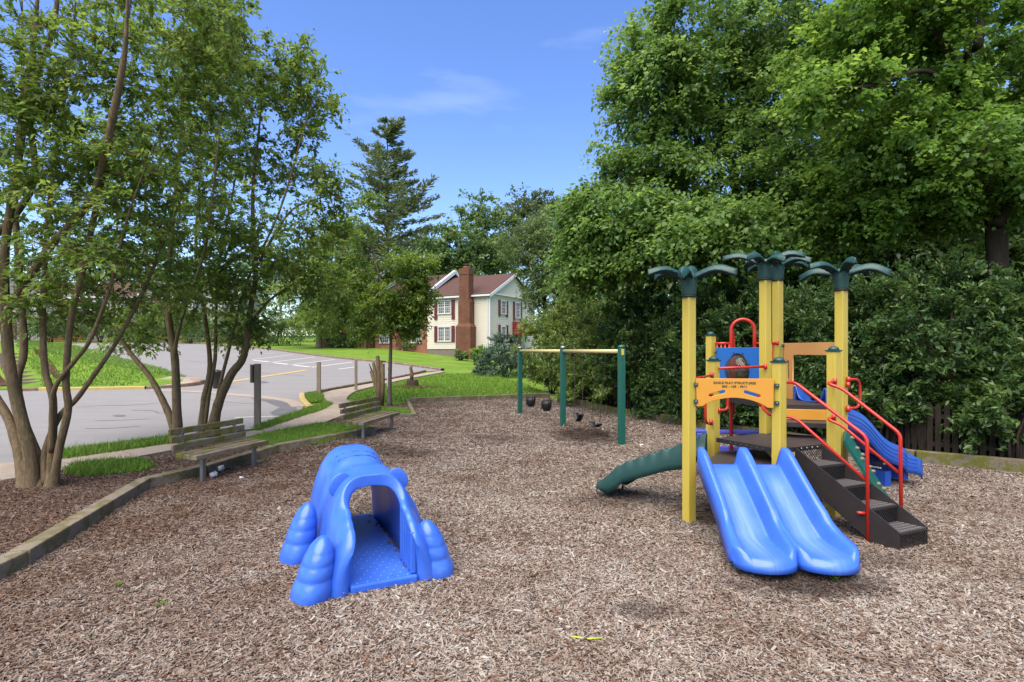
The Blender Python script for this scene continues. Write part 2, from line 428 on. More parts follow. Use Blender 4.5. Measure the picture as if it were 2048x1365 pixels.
mulch_poly = [(-16, -4)] + [(-16, 7.0)] + [at(*p)[:2] for p in walk_lo[1:]] + [at(760, 812)[:2], at(818, 807)[:2], at(960, 801)[:2], at(1098, 795)[:2]] + RIGHT_LINE[1:] + [(17, -4)]
def zone_mulch(nt, src):
    """large reddish and darker damp patches in the chips"""
    ge = nt.nodes.new('ShaderNodeNewGeometry')
    n = nt.nodes.new('ShaderNodeTexNoise'); n.inputs['Scale'].default_value = .8; n.inputs['Detail'].default_value = 8; n.inputs['Roughness'].default_value = .72
    nt.links.new(ge.outputs['Position'], n.inputs['Vector'])
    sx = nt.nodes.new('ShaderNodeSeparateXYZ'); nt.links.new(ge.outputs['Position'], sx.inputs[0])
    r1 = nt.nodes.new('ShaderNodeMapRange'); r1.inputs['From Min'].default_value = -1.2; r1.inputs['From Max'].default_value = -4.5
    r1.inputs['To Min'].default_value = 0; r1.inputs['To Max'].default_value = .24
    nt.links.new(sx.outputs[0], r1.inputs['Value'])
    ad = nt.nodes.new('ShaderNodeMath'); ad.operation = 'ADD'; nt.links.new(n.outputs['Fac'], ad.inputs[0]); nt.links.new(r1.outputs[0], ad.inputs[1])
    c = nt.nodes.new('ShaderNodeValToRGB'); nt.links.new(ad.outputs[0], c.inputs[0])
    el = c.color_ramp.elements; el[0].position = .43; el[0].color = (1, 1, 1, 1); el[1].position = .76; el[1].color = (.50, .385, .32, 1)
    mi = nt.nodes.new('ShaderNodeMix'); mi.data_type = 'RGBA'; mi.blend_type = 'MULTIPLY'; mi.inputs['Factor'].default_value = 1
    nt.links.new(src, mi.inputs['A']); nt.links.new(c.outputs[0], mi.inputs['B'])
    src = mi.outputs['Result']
    # bare dark soil hollow under the swings; darker patches by slides, decks and elsewhere
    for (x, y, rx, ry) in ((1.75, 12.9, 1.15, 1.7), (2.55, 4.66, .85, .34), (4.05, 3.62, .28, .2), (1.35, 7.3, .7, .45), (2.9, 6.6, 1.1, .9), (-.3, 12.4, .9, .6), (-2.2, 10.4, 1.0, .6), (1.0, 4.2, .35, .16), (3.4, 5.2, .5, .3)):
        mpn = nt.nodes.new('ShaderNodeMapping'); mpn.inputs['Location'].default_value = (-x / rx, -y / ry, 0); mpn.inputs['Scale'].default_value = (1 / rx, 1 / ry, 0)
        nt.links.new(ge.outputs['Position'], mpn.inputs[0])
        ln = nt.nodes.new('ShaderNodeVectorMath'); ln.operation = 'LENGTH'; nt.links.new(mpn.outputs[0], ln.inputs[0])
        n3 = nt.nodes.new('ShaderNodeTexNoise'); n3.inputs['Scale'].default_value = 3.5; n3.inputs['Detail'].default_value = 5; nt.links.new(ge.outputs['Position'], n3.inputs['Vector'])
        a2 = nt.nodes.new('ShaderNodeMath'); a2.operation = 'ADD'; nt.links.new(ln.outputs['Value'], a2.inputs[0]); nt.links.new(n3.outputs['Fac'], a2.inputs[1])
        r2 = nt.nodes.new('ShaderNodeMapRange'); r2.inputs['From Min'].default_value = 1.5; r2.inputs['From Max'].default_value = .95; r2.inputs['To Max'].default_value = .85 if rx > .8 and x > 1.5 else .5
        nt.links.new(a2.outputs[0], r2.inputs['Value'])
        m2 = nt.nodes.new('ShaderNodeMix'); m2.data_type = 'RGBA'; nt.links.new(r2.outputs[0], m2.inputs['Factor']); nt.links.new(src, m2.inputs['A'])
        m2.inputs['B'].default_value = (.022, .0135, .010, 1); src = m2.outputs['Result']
    return src
CHIPS_ = [(.06, .036, .026), (.20, .11, .07), (.38, .295, .235), (.45, .375, .31), (.26, .165, .118), (.48, .41, .345), (.12, .072, .052), (.40, .335, .28), (.55, .49, .425)]
CHIPS = [(c[0] * .66, c[1] * .71, c[2] * .725) for c in CHIPS_]
M['chips'] = random_mat('shredded wood chips', CHIPS, .85, zone_mulch)
mm = mat('mulch bed', (.05, .03, .022), .95, .1, [(.20, .12, .085), (.09, .055, .04), (.28, .20, .155)], 28, (1, 1, 1), .8, 50)
nt = mm.node_tree; b_ = nt.nodes['Principled BSDF']; lk = b_.inputs['Base Color'].links[0]; s0 = lk.from_socket; nt.links.remove(lk)
nt.links.new(zone_mulch(nt, s0), b_.inputs['Base Color']); M['mulch'] = mm
sheet('mulch', mulch_poly, 0, M['mulch'], .1)

# grass patches that lie over the mulch
GP = {}
GP['a'] = [at(*p)[:2] for p in ((-300, 950), (0, 928), (118, 905), (345, 876), (345, 891), (122, 924), (0, 934), (-300, 962))]
GP['a'] = [at(*p)[:2] for p in ((118, 906), (230, 892), (345, 877), (349, 889), (230, 907), (120, 924))]
GP['b'] = [at(*p)[:2] for p in ((512, 857), (560, 840), (600, 826), (625, 816), (655, 807), (663, 811), (642, 823), (600, 836), (515, 865))]
GP['c'] = [at(*p)[:2] for p in ((505, 879), (575, 864), (639, 852), (722, 856), (743, 866), (640, 889), (553, 899), (530, 893))]
GP['d'] = [at(*p)[:2] for p in ((131, 944), (150, 934), (215, 926), (280, 925), (301, 934), (288, 944), (220, 951), (160, 955))]
GP['e'] = [at(*p)[:2] for p in ((606, 800), (612, 789), (640, 789), (646, 795), (640, 804), (622, 806))]
GP['f'] = [at(*p)[:2] for p in ((705, 833), (722, 823), (745, 820), (812, 822), (824, 833), (760, 834))]
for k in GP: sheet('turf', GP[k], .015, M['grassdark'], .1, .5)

# road and parking lot
road_poly = [(-40, 7.2), at(0, 930)[:2], at(118, 907)[:2], at(345, 878)[:2], at(515, 857)[:2], at(560, 841)[:2], at(597, 825)[:2], at(607, 815)[:2], at(604, 800)[:2], at(606, 790)[:2], at(640, 785)[:2], at(689, 775)[:2], at(789, 757)[:2], at(850, 743)[:2], at(885, 741)[:2],
             at(789, 728)[:2], at(642, 713)[:2], at(496, 695)[:2], at(349, 685)[:2], (-62, 66), (-95, 80), (-95, 7.2)]
sheet('road', road_poly, -.004, M['asphalt'], .1)
sheet('lawn', [at(20, 781)[:2], at(292, 777)[:2], at(366, 765)[:2], (-21.2, 32.8), (-45, 51.9), (-80, 66), (-80, 24.8)], .06, M['grass'], .1)
M['forest'] = mat('dark leaf litter', (.03, .022, .014), .95, .1, [(.07, .05, .03), (.04, .035, .015)], 12, bump=.6, bscale=30)
sheet('forest_floor', [(2.1, 21.6), (3.5, 17.1), (4.8, 14.9), (7.4, 9.95), (8.6, 9.1), (11.8, 6.7), (18, 2), (60, 2), (60, 40), (3.2, 40)], .01, M['forest'], .1)
# older darker apron of asphalt at the kerb curve
M['asphalt2'] = mat('dark asphalt patch', (.13, .13, .135), .85, .25, [(.17, .17, .175)], 1.2, bump=.25, bscale=160)
# gutter pan across the entrance
def strip(px, w, off=0):
    pts = [at(*p) for p in px]; L, Rr = [], []
    for i, p in enumerate(pts):
        d = (pts[min(i + 1, len(pts) - 1)] - pts[max(i - 1, 0)]); d.z = 0; d.normalize(); s = Vector((-d.y, d.x, 0)) * w / 2
        L.append((p + s)[:2]); Rr.append((p - s)[:2])
    return L + Rr[::-1]
def curve_px(px, n=5):
    out = []
    P_ = [px[0]] + list(px) + [px[-1]]
    for i in range(1, len(P_) - 2):
        p0, p1, p2, p3 = P_[i - 1], P_[i], P_[i + 1], P_[i + 2]
        for k in range(n):
            t = k / n
            out.append(tuple(.5 * ((2 * p1[j]) + (-p0[j] + p2[j]) * t + (2 * p0[j] - 5 * p1[j] + 4 * p2[j] - p3[j]) * t * t + (-p0[j] + 3 * p1[j] - 3 * p2[j] + p3[j]) * t ** 3) for j in (0, 1)))
    out.append(px[-1]); return out
sheet('gutter', strip(curve_px([(300, 781), (400, 784), (463, 789.5), (530, 795), (580, 803), (597, 814)]), .45), .006, M['concrete'], 0)
sheet('road_patch', [at(*p)[:2] for p in ((500, 797), (555, 801), (592, 812), (594, 822), (555, 838), (540, 826), (560, 815), (530, 803))], .004, M['asphalt2'], 0)
for a, b in (((625, 272), (905, 240)), ((760, 291), (1060, 255)), ((895, 308), (1190, 272)), ((1035, 325), (1310, 290)), ((1220, 338), (1335, 322)), ((400, 245), (770, 228)),
             ((635, 277), (745, 288)), ((778, 294), (872, 305)), ((913, 311), (1022, 322))):
    px = [(320 + a[0] * .293, 640 + a[1] * .293), (320 + b[0] * .293, 640 + b[1] * .293)]
    sheet('parking_line', strip(px, .13 if abs(b[1] - a[1]) > 13 else .2), .006, M['whitepaint'], 0)
sheet('painted_stripe', strip([(438, 767), (520, 755), (613, 741)], .42), .008, M['yellowpaint'], 0)
sheet('painted_stripe', strip([(470, 836), (520, 834), (575, 833)], .10), .006, M['whitepaint'], 0)

M['seam'] = mat('dark asphalt seam', (.13, .128, .125), .85, .25, [(.19, .187, .183)], 3)
for px in ([(152, 815), (200, 812), (260, 811), (318, 806)], [(190, 842), (240, 841), (300, 838)], [(262, 821), (305, 822), (318, 827), (330, 826)], [(170, 858), (220, 857), (280, 853)], [(480, 742), (540, 748), (610, 752)], [(370, 722), (460, 728), (560, 731)], [(420, 800), (470, 806), (520, 808)]):
    sheet('road_seam', strip(curve_px(px, 4), .05), .003, M['seam'], 0)
for a in ((300, 738, 26), (520, 765, 20), (240, 832, 16)):
    sheet('oil_stain', [at(a[0] + a[2] * math.cos(R(k * 30)) * random.uniform(.7, 1.1), a[1] + a[2] * .12 * math.sin(R(k * 30)))[:2] for k in range(12)], .002, M['seam'], 0)
def kerb(name, px, w, hgt, m):
    pts = [at(*p) for p in curve_px(px, 6)]; rows = []
    for i, p in enumerate(pts):
        d = (pts[min(i + 1, len(pts) - 1)] - pts[max(i - 1, 0)]); d.z = 0; d.normalize(); s = Vector((-d.y, d.x, 0)) * w / 2
        up = Vector((0, 0, hgt)); e = .025
        lo = Vector((0, 0, -.1))
        sn = s.normalized() * e
        rows.append([p - s + lo, p - s + up - Vector((0, 0, e)), p - s + sn + up, p + s - sn + up, p + s + up - Vector((0, 0, e)), p + s + lo])
    o = MB().grid(rows, False).build(name, m); o['kind'] = 'structure'; return o
kerb('kerb', [(349, 685), (496, 695), (642, 713), (715, 721), (789, 728), (885, 741)], .28, .12, M['kerb'])
kerb('kerb', [(20, 783), (80, 781.5)], .22, .13, M['kerb'])
kerb('yellow_kerb', [(80, 781.5), (180, 780.5), (292, 778.5)], .22, .13, M['yellowpaint'])
kerb('kerb', [(292, 778.5), (340, 776), (385, 771), (405, 765)], .22, .13, M['kerb'])
kerb('yellow_kerb', [(604, 791), (605, 800), (612, 810), (622, 819)], .2, .11, M['yellowpaint'])
kerb('kerb', [(606, 791), (640, 784), (689, 775), (789, 757), (850, 743)], .16, .09, M['kerb'])
M['ramp'] = mat('red brown worn concrete ramp', (.34, .21, .14), .85, .2, [(.42, .32, .24)], 2)
sheet('corner_walk', [at(*p)[:2] for p in ((292, 777), (385, 770), (404, 764), (398, 756), (378, 757), (360, 764), (293, 768))], .05, M['concrete'], .1)
sheet('corner_ramp', [at(*p)[:2] for p in ((378, 758), (398, 757), (403, 764), (386, 768))], .06, M['ramp'], .1)

# sidewalk slabs
def interp(px, t):
    pts = [at(*p) for p in px]; d = [0]
    for a, b in zip(pts, pts[1:]): d.append(d[-1] + (b - a).length)
    s = t * d[-1]
    for i in range(len(d) - 1):
        if s <= d[i + 1] + 1e-9:
            k = (s - d[i]) / max(d[i + 1] - d[i], 1e-9); return pts[i].lerp(pts[i + 1], k)
    return pts[-1]
walk = empty('sidewalk', ground(-5, 11.2), None, None, kind='structure')
def slabs(lo, up, n):
    for i in range(n):
        t0, t1 = i / n, (i + 1) / n; g = .012
        q = [interp(lo, t0), interp(lo, (t0 + t1) / 2), interp(lo, t1), interp(up, t1), interp(up, (t0 + t1) / 2), interp(up, t0)]
        c = sum(q, Vector()) / 6
        q = [p + (c - p).normalized() * g for p in q]
        o = sheet('slab', [(p.x - walk.location.x, p.y - walk.location.y) for p in q], 0, M['concrete'], 0, 50, kind=None, parent=walk)
        for v in o.data.vertices:
            v.co.z = float(terr(v.co.x + walk.location.x, v.co.y + walk.location.y)) + .035 - walk.location.z + random.uniform(-.004, .004)
        bm = bmesh.new(); bm.from_mesh(o.data); r = bmesh.ops.extrude_edge_only(bm, edges=[e for e in bm.edges if e.is_boundary])
        for gmt in r['geom']:
            if isinstance(gmt, bmesh.types.BMVert): gmt.co.z -= .1
        bm.to_mesh(o.data); bm.free()
slabs(walk_lo, walk_up, 13); slabs(walkB_lo, walkB_up, 11)

# ------------------------------------------------------------------ wood chips and grass blades
def rand_in(poly, dens, lim=None):
    xs = [p[0] for p in poly]; ys = [p[1] for p in poly]
    x0, x1, y0, y1 = min(xs), max(xs), min(ys), max(ys)
    if lim: x0, x1, y0, y1 = max(x0, lim[0]), min(x1, lim[1]), max(y0, lim[2]), min(y1, lim[3])
    n = int((x1 - x0) * (y1 - y0) * dens)
    x = RNG.uniform(x0, x1, n); y = RNG.uniform(y0, y1, n)
    k = in_poly(x, y, poly) & (np.abs(x) < y * .97 + .5)
    return x[k], y[k]
cx_, cy_ = [], []
for lim, dens in (((-16, 17, 2.6, 5.5), 7000), ((-16, 17, 5.5, 8.5), 4200), ((-16, 17, 8.5, 13), 2000), ((-16, 17, 13, 22), 800)):
    x, y = rand_in(mulch_poly, dens, lim); cx_.append(x); cy_.append(y)
x = np.concatenate(cx_); y = np.concatenate(cy_); n = len(x)
far = np.clip((y - 5) / 12, 0, 1)
pts = np.stack([x, y, terr(x, y) + RNG.uniform(0, .014, n)], -1)
rot = np.stack([RNG.normal(0, .35, n), RNG.normal(0, .28, n), RNG.uniform(0, 6.28, n)], -1)
ls = RNG.lognormal(-.12, .55, n) * (1 + .5 * far)
scl = np.stack([ls, RNG.lognormal(-.15, .4, n) * (1 + .7 * far), RNG.uniform(.6, 1.6, n)], -1)
scatter('wood_chips', pts, rot, scl, M['chips'], 'CUBE', (.034, .0088, .003))

n = 1500
x, y = rand_in(mulch_poly, 14, (-16, 17, 2.6, 16)); n = len(x)
scatter('bark_shreds', np.stack([x, y, terr(x, y) + .014], -1), np.stack([RNG.normal(0, .2, n), RNG.normal(0, .2, n), RNG.uniform(0, 6.28, n)], -1), RNG.lognormal(0, .4, (n, 3)), random_mat('bark shreds', [(.05, .028, .018), (.12, .065, .042), (.16, .10, .065), (.08, .045, .03), (.28, .23, .185)], .9), 'CUBE', (.06, .013, .005))
x, y = rand_in(mulch_poly, 5, (-16, 17, 2.6, 16)); n = len(x)
scatter('fallen_twigs', np.stack([x, y, terr(x, y) + .016], -1), np.stack([RNG.normal(0, .12, n), RNG.normal(0, .12, n), RNG.uniform(0, 6.28, n)], -1), RNG.lognormal(0, .4, (n, 3)), random_mat('fallen twigs', [(.06, .04, .03), (.16, .11, .08), (.26, .20, .15)], .9), 'CUBE', (.16, .005, .005))
M['blade'] = random_mat('grass blades', [(.075, .14, .014), (.11, .21, .02), (.14, .26, .028), (.085, .16, .016), (.19, .29, .05)], .6)
def blades(name, polys, dens, hgt, wid, off, jit=.05):
    X, Y = [], []
    for p in polys:
        a, b = rand_in(p, dens); X.append(a); Y.append(b)
    x, y = np.concatenate(X), np.concatenate(Y); n = len(x)
    x = x + RNG.normal(0, jit, n); y = y + RNG.normal(0, jit, n)
    s = RNG.lognormal(0, .3, n)
    pts = np.stack([x, y, terr(x, y) + off + hgt * .3 * s], -1)
    rot = np.stack([RNG.normal(0, .4, n), RNG.normal(0, .4, n), RNG.uniform(0, 6.28, n)], -1)
    return scatter(name, pts, rot, np.stack([np.ones(n), np.ones(n), s], -1), M['blade'], 'CONE', (wid, wid, hgt))
blades('grass', [GP[k] for k in 'abcd'], 5200, .065, .006, .01)
blades('grass', [GP[k] for k in 'ef'], 2500, .065, .009, .01)
lawn_poly = [at(*p)[:2] for p in ((694, 799), (715, 786), (765, 774), (825, 760), (880, 750), (960, 748), (1040, 765), (1095, 790), (960, 799), (818, 804), (750, 806))]
blades('grass', [lawn_poly], 420, .08, .014, -.03)
hill_poly = [at(*p)[:2] for p in ((85, 777), (250, 775), (292, 767), (370, 757), (330, 742), (240, 718), (150, 693), (35, 680), (35, 705), (80, 760))]
blades('grass', [hill_poly], 150, .09, .018, .05)

# ------------------------------------------------------------------ timber edging
def timber_run(name, pts, label, w=.17, hgt=.18, wobble=.0, mt='wood'):
    root = empty(name, pts[0], label, 'timber edging')
    for a, b in zip(pts, pts[1:]):
        a, b = Vector(a), Vector(b); L = (b - a).length; n = max(1, round(L / 2.4))
        for i in range(n):
            p = a.lerp(b, i / n); q = a.lerp(b, (i + 1) / n); d = (q - p).normalized()
            p, q = p + d * .006, q - d * .006
            p = ground(p.x, p.y); q = ground(q.x, q.y)
            zz = Vector((0, 0, hgt / 2 - .03 + random.uniform(-.008, .008)))
            MB().bar(p + zz - root.location, q + zz - root.location, w, hgt, ).build('timber', M[mt], root, bevel=.012)
    return root
timber_run('timber_edging', [ground(-4.35, 3.3), at(38, 1136), at(289, 978), at(408, 949), at(552, 905), at(748, 868)], 'weathered grey timber edging curving past the benches on the left of the play area')
timber_run('timber_edging', [at(815, 803), at(829, 834), at(697, 835)], 'short run of timbers boxing in the pruned stump behind the far bench', .12, .12)
timber_run('timber_edging', [at(726, 857), at(637, 850)], 'thin low timber between the turf wedge and the walk by the far bench', .09, .08)
timber_run('timber_edging', [at(818, 806), at(960, 800.5), at(1100, 795)], 'straight timber edging along the lawn behind the swings', .14, .2)
timber_run('timber_edging', [ground(*p) for p in [(1.78, 21.3), (3.3, 16.9), (4.55, 14.7), (7.16, 9.75), (8.36, 8.9), (11.5, 6.5)]], 'mossy timber edging along the foot of the picket fence on the right', .14, .24, mt='moss')

# ------------------------------------------------------------------ fence
fence = empty('picket_fence', ground(4, 16.6), 'old grey picket fence half buried in the hedge on the right', 'fence')
pk = MB().add([(-.04, -.01, 0), (.04, -.01, 0), (.04, -.01, 1.0), (0, -.01, 1.07), (-.04, -.01, 1.0), (-.04, .01, 0), (.04, .01, 0), (.04, .01, 1.0), (0, .01, 1.07), (-.04, .01, 1.0)],
              [(0, 1, 2, 3, 4), (9, 8, 7, 6, 5), (0, 5, 6, 1), (1, 6, 7, 2), (2, 7, 8, 3), (3, 8, 9, 4), (4, 9, 5, 0)]).mesh('picket'); pk.materials.append(M['picket'])
fl = [Vector((p[0] + .33, p[1] + .22, 0)) for p in RIGHT_LINE[:6]]
fl[0] = Vector((2.2, 21.5, 0))
npk = 0
for a, b in zip(fl, fl[1:]):
    L = (b - a).length; n = int(L / .115); ang = math.atan2(b.y - a.y, b.x - a.x)
    for i in range(n):
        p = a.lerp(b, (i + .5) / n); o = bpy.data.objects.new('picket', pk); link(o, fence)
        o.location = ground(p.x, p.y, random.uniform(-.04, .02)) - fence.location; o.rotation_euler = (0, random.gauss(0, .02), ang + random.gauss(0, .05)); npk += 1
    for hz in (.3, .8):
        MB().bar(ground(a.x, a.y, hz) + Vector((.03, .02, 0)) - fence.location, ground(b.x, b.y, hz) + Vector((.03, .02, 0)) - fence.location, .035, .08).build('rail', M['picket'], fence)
    nn = max(1, round(L / 2.4))
    for i in range(nn):
        p = a.lerp(b, i / nn); MB().box(ground(p.x + .07, p.y + .05, .5) - fence.location, (.09, .09, 1.1), ang).build('fence_post', M['picket'], fence)
#@@PART2

# ------------------------------------------------------------------ houses
def window(root, c, w, h, ax, nx, nz, name='window', out=(0, -1), sash=True):
    """window centred at c (local), ax 'x' or 'y' along the wall; frame > panes, muntins"""
    def B(mb, du, dz, su, sz, dep, th):
        o = Vector((out[0], out[1], 0)) * dep
        size = (su, th, sz) if ax == 'x' else (th, su, sz)
        off = Vector((du, 0, dz)) if ax == 'x' else Vector((0, du, dz))
        mb.box(Vector(c) + off + o, size)
    fr = MB(); t = .075
    B(fr, 0, h / 2 - t / 2, w, t, .03, .12); B(fr, 0, -h / 2 + t / 2, w + .1, t, .04, .16)
    for s in (-1, 1): B(fr, s * (w / 2 - t / 2), 0, t, h - 2 * t, .03, .12)
    f = fr.build(name, M['white'], root)
    g = MB(); B(g, 0, 0, w - 2 * t, h - 2 * t, -.02, .03); g.build('pane', M['glass'], f)
    mu = MB()
    for i in range(1, nx): B(mu, (i / nx - .5) * (w - 2 * t), 0, .018 if nx < 5 or i != nx // 2 else .12, h - 2 * t, .02, .03)
    for i in range(1, nz): B(mu, 0, (i / nz - .5) * (h - 2 * t), w - 2 * t, .04 if i == nz // 2 else .018, .022, .032)
    mu.build('muntin', M['white'], f)
    return f
def shutter(root, c, w, h, ax, out):
    mb = MB(); o = Vector((out[0], out[1], 0))
    sz = (w, .05, h) if ax == 'x' else (.05, w, h)
    mb.box(Vector(c) + o * .05, sz)
    n = int(h / .12)
    for i in range(n):
        z = -h / 2 + .08 + i * (h - .16) / max(1, n - 1)
        mb.box(Vector(c) + o * .085 + Vector((0, 0, z)), (w * .72, .03, .05) if ax == 'x' else (.03, w * .72, .05))
    return mb.build('shutter', M['shutter'], root)

def siding_wall(root, x0, x1, y0, y1, z0, z1, m, row=.2):
    """clapboards on the front and right faces, plain elsewhere"""
    mb = MB(); mb.box(((x0 + x1) / 2, (y0 + y1) / 2, (z0 + z1) / 2), (x1 - x0, y1 - y0, z1 - z0))
    w = mb.build('wall', m, root)
    cb = MB(); z = z0
    while z < z1 - .01:
        t = min(row, z1 - z)
        cb.add([(x0, y0 - .03, z), (x1 + .03, y0 - .03, z), (x1 + .004, y0 - .004, z + t), (x0, y0 - .004, z + t), (x0, y0, z), (x1, y0, z)], [(0, 1, 2, 3), (4, 5, 1, 0)])
        cb.add([(x1 + .03, y0 - .03, z), (x1 + .03, y1, z), (x1 + .004, y1, z + t), (x1 + .004, y0 - .004, z + t), (x1, y0, z), (x1, y1, z)], [(0, 1, 2, 3), (5, 1, 0, 4)])
        z += row
    c = cb.build('clapboard', m, root); c['kind'] = 'stuff'
    return w
def gable_roof(root, x0, x1, y0, y1, ze, zr, m, over=.3, name='roof'):
    ym = (y0 + y1) / 2; t = .16
    mb = MB(); k = (zr - ze) / (ym - y0)
    A = [(x0 - over * .3, y0 - over, ze - over * k), (x1 + over, y0 - over, ze - over * k), (x1 + over, ym, zr), (x0 - over * .3, ym, zr), (x1 + over, y1 + over, ze - over * k), (x0 - over * .3, y1 + over, ze - over * k)]
    up = [(p[0], p[1], p[2] + t) for p in A]
    mb.add(A + up, [(0, 1, 2, 3), (3, 2, 4, 5), (6, 9, 8, 7), (9, 11, 10, 8), (0, 6, 7, 1), (4, 10, 11, 5), (1, 7, 8, 2), (2, 8, 10, 4), (0, 3, 9, 6), (3, 5, 11, 9)])
    return mb.build(name, m, root)

hz = 1.0
house = empty('house', (-2.05, 50.0, hz), 'cream sided two storey house with a tall brick chimney and maroon shutters', 'house', rz=math.atan2(-.49, .87))
W_, D_ = 7.1, 9.0
z0, ze, zr = 2.08 - hz, 7.05 - hz, 9.35 - hz
siding_wall(house, -W_, 0, 0, D_, z0, ze, M['siding'])
MB().box((-W_ / 2, D_ / 2, (z0 - 2.0) / 2 - .01), (W_ - .06, D_ - .06, z0 + 2.0)).build('foundation', M['foundation'], house)
gb = MB(); gb.add([(0.001, 0, ze), (0.001, D_, ze), (0.001, D_ / 2, zr - .05), (-.2, 0, ze), (-.2, D_, ze), (-.2, D_ / 2, zr - .05)], [(0, 1, 2), (5, 4, 3)]); gb.build('gable', M['siding'], house)
gable_roof(house, -W_, 0, 0, D_, ze + .05, zr, M['shingle'])
rk = MB()
rk.bar((.33, -.33, ze - .14), (.33, D_ / 2, zr), .06, .26); rk.bar((.33, D_ + .33, ze - .14), (.33, D_ / 2, zr), .06, .26)
rk.build('rake_board', M['white'], house)
MB().bar((-W_, -.36, ze - .1), (.3, -.36, ze - .1), .14, .15).build('gutter', M['white'], house)
MB().bar((.12, -.1, ze + .1), (.12, D_ + .1, ze + .1), .3, .12).build('frieze_board', M['white'], house)
MB().box((-.15, -.09, (z0 + ze) / 2 - .3), (.09, .08, ze - z0 + .4)).build('downspout', M['white'], house)
MB().box((.03, -.03, (z0 + ze) / 2), (.14, .14, ze - z0 - .1)).build('corner_board', M['white'], house)
for zc, hh in ((3.5 - hz, 1.45), (6.05 - hz, 1.3)):
    window(house, (-5.0, -.03, zc), 1.5, hh, 'x', 6, 4)
    for s in (-1, 1): shutter(house, (-5.0 + s * 1.02, -.03, zc - (.0 if zc < 4 else .25)), .34, hh + (.1 if zc < 4 else .55), 'x', (0, -1))
for yc, zc, hh in ((2.4, 3.5 - hz, 1.45), (2.4, 6.0 - hz, 1.3), (5.2, 5.9 - hz, 1.6)):
    window(house, (.04, yc, zc), .95, hh, 'y', 3, 4, out=(1, 0))
    for s in (-1, 1): shutter(house, (.03, yc + s * .72, zc - (0 if zc < 4 else .1)), .34, hh + .25, 'y', (1, 0))
aw = MB()
aw.add([(.05, 4.2, 4.75 - hz), (.05, 6.6, 4.75 - hz), (1.1, 6.6, 3.55 - hz), (1.1, 4.2, 3.55 - hz), (1.1, 6.6, 3.4 - hz), (1.1, 4.2, 3.4 - hz), (.05, 4.2, 3.4 - hz), (.05, 6.6, 3.4 - hz)], [(0, 3, 2, 1), (3, 5, 4, 2), (0, 6, 5, 3), (1, 2, 4, 7)])
for i in range(9):
    y = 4.25 + i * .29; aw.bar((.06, y, 4.78 - hz), (1.1, y, 3.58 - hz), .04, .04, up=(1, 0, 1))
aw.build('awning', M['awning'], house)
MB().box((.05, 5.4, 2.9 - hz), (.08, 1.0, 2.0)).build('door', M['shutter'], house)
# chimney with shoulders
chm = MB()
def taper(mb, x, y, z, w0, d0, w1, d1, h):
    a = [(x - w0 / 2, y, z), (x + w0 / 2, y, z), (x + w0 / 2, y - d0, z), (x - w0 / 2, y - d0, z)]
    b = [(x - w1 / 2, y, z + h), (x + w1 / 2, y, z + h), (x + w1 / 2, y - d1, z + h), (x - w1 / 2, y - d1, z + h)]
    mb.add(a + b, [(0, 1, 2, 3), (7, 6, 5, 4), (0, 4, 5, 1), (1, 5, 6, 2), (2, 6, 7, 3), (3, 7, 4, 0)])
cxh = -2.25
taper(chm, cxh, -.02, -.6, 1.62, .95, 1.62, .95, 4.1 - hz + .6); taper(chm, cxh, -.022, 4.1 - hz, 1.62, .95, 1.26, .8, .3)
taper(chm, cxh, -.02, 4.4 - hz, 1.26, .8, 1.26, .8, 2.0); taper(chm, cxh, -.022, 6.4 - hz, 1.26, .8, 1.06, .8, .22)
taper(chm, cxh, -.02, 6.62 - hz, 1.06, .8, 1.06, .8, 2.3); taper(chm, cxh, 0, 8.92 - hz, 1.14, .86, 1.14, .86, .55)
ch = chm.build('chimney', M['brick'], house)
fp = MB(); fp.lathe([(.26, 0), (.26, .22), (.23, .24)], (cxh, -.42, 9.47 - hz), 12); fp.build('flue_pot', mat('terracotta flue', (.3, .1, .05), .8), ch)
fc = MB(); fc.lathe([(.30, 0), (.33, .05), (.1, .16)], (cxh, -.42, 9.76 - hz), 12); fc.build('flue_cap', M['barkdark'], ch)

def townhouse(x, y, zb, w, d, he, hr, rz, wall, roof, label, windows=((-.28, 1.6), (.28, 1.6), (-.28, 4.2), (.28, 4.2)), group='townhouses along the road', trim=True):
    t = empty('townhouse', (x, y, zb), label, 'house', group, rz)
    MB().box((0, d / 2, he / 2 - 1), (w, d, he + 2)).build('wall', wall, t)
    gable_roof(t, -w / 2 + .1, w / 2 - .3, 0, d, he + .02, hr, roof)
    for fx, z in windows:
        window(t, (fx * w, -.03, z), 1.3, 1.5, 'x', 4, 4)
    MB().box((0, -.05, 1.05), (1.0, .1, 2.1)).build('door', M['shutter'], t)
    pd = MB(); pd.add([(-.9, -.12, 2.3), (.9, -.12, 2.3), (0, -.12, 2.95), (-.9, .0, 2.3), (.9, .0, 2.3), (0, .0, 2.95)], [(0, 1, 2), (5, 4, 3), (0, 3, 4, 1), (1, 4, 5, 2), (2, 5, 3, 0)]); pd.build('door_pediment', M['white'], t)
    MB().box((0, -.16, he - .1), (w - .1, .3, .2)).build('cornice', M['white'], t)
    for s in (-1, 1):
        pw = MB(); ov = .35; k = (hr - he) / (d / 2)
        for a, b in (((s * w / 2, -ov, he - ov * k + .3), (s * w / 2, d / 2, hr + .35)), ((s * w / 2, d + ov, he - ov * k + .3), (s * w / 2, d / 2, hr + .35))):
            pw.bar(a, b, .3, .34)
        pw.build('parapet', M['white'], t)
    return t
ux, uy = .87, -.49
hx, hy = -2.05 - ux * (W_ + 3.55), 50 - uy * (W_ + 3.55)
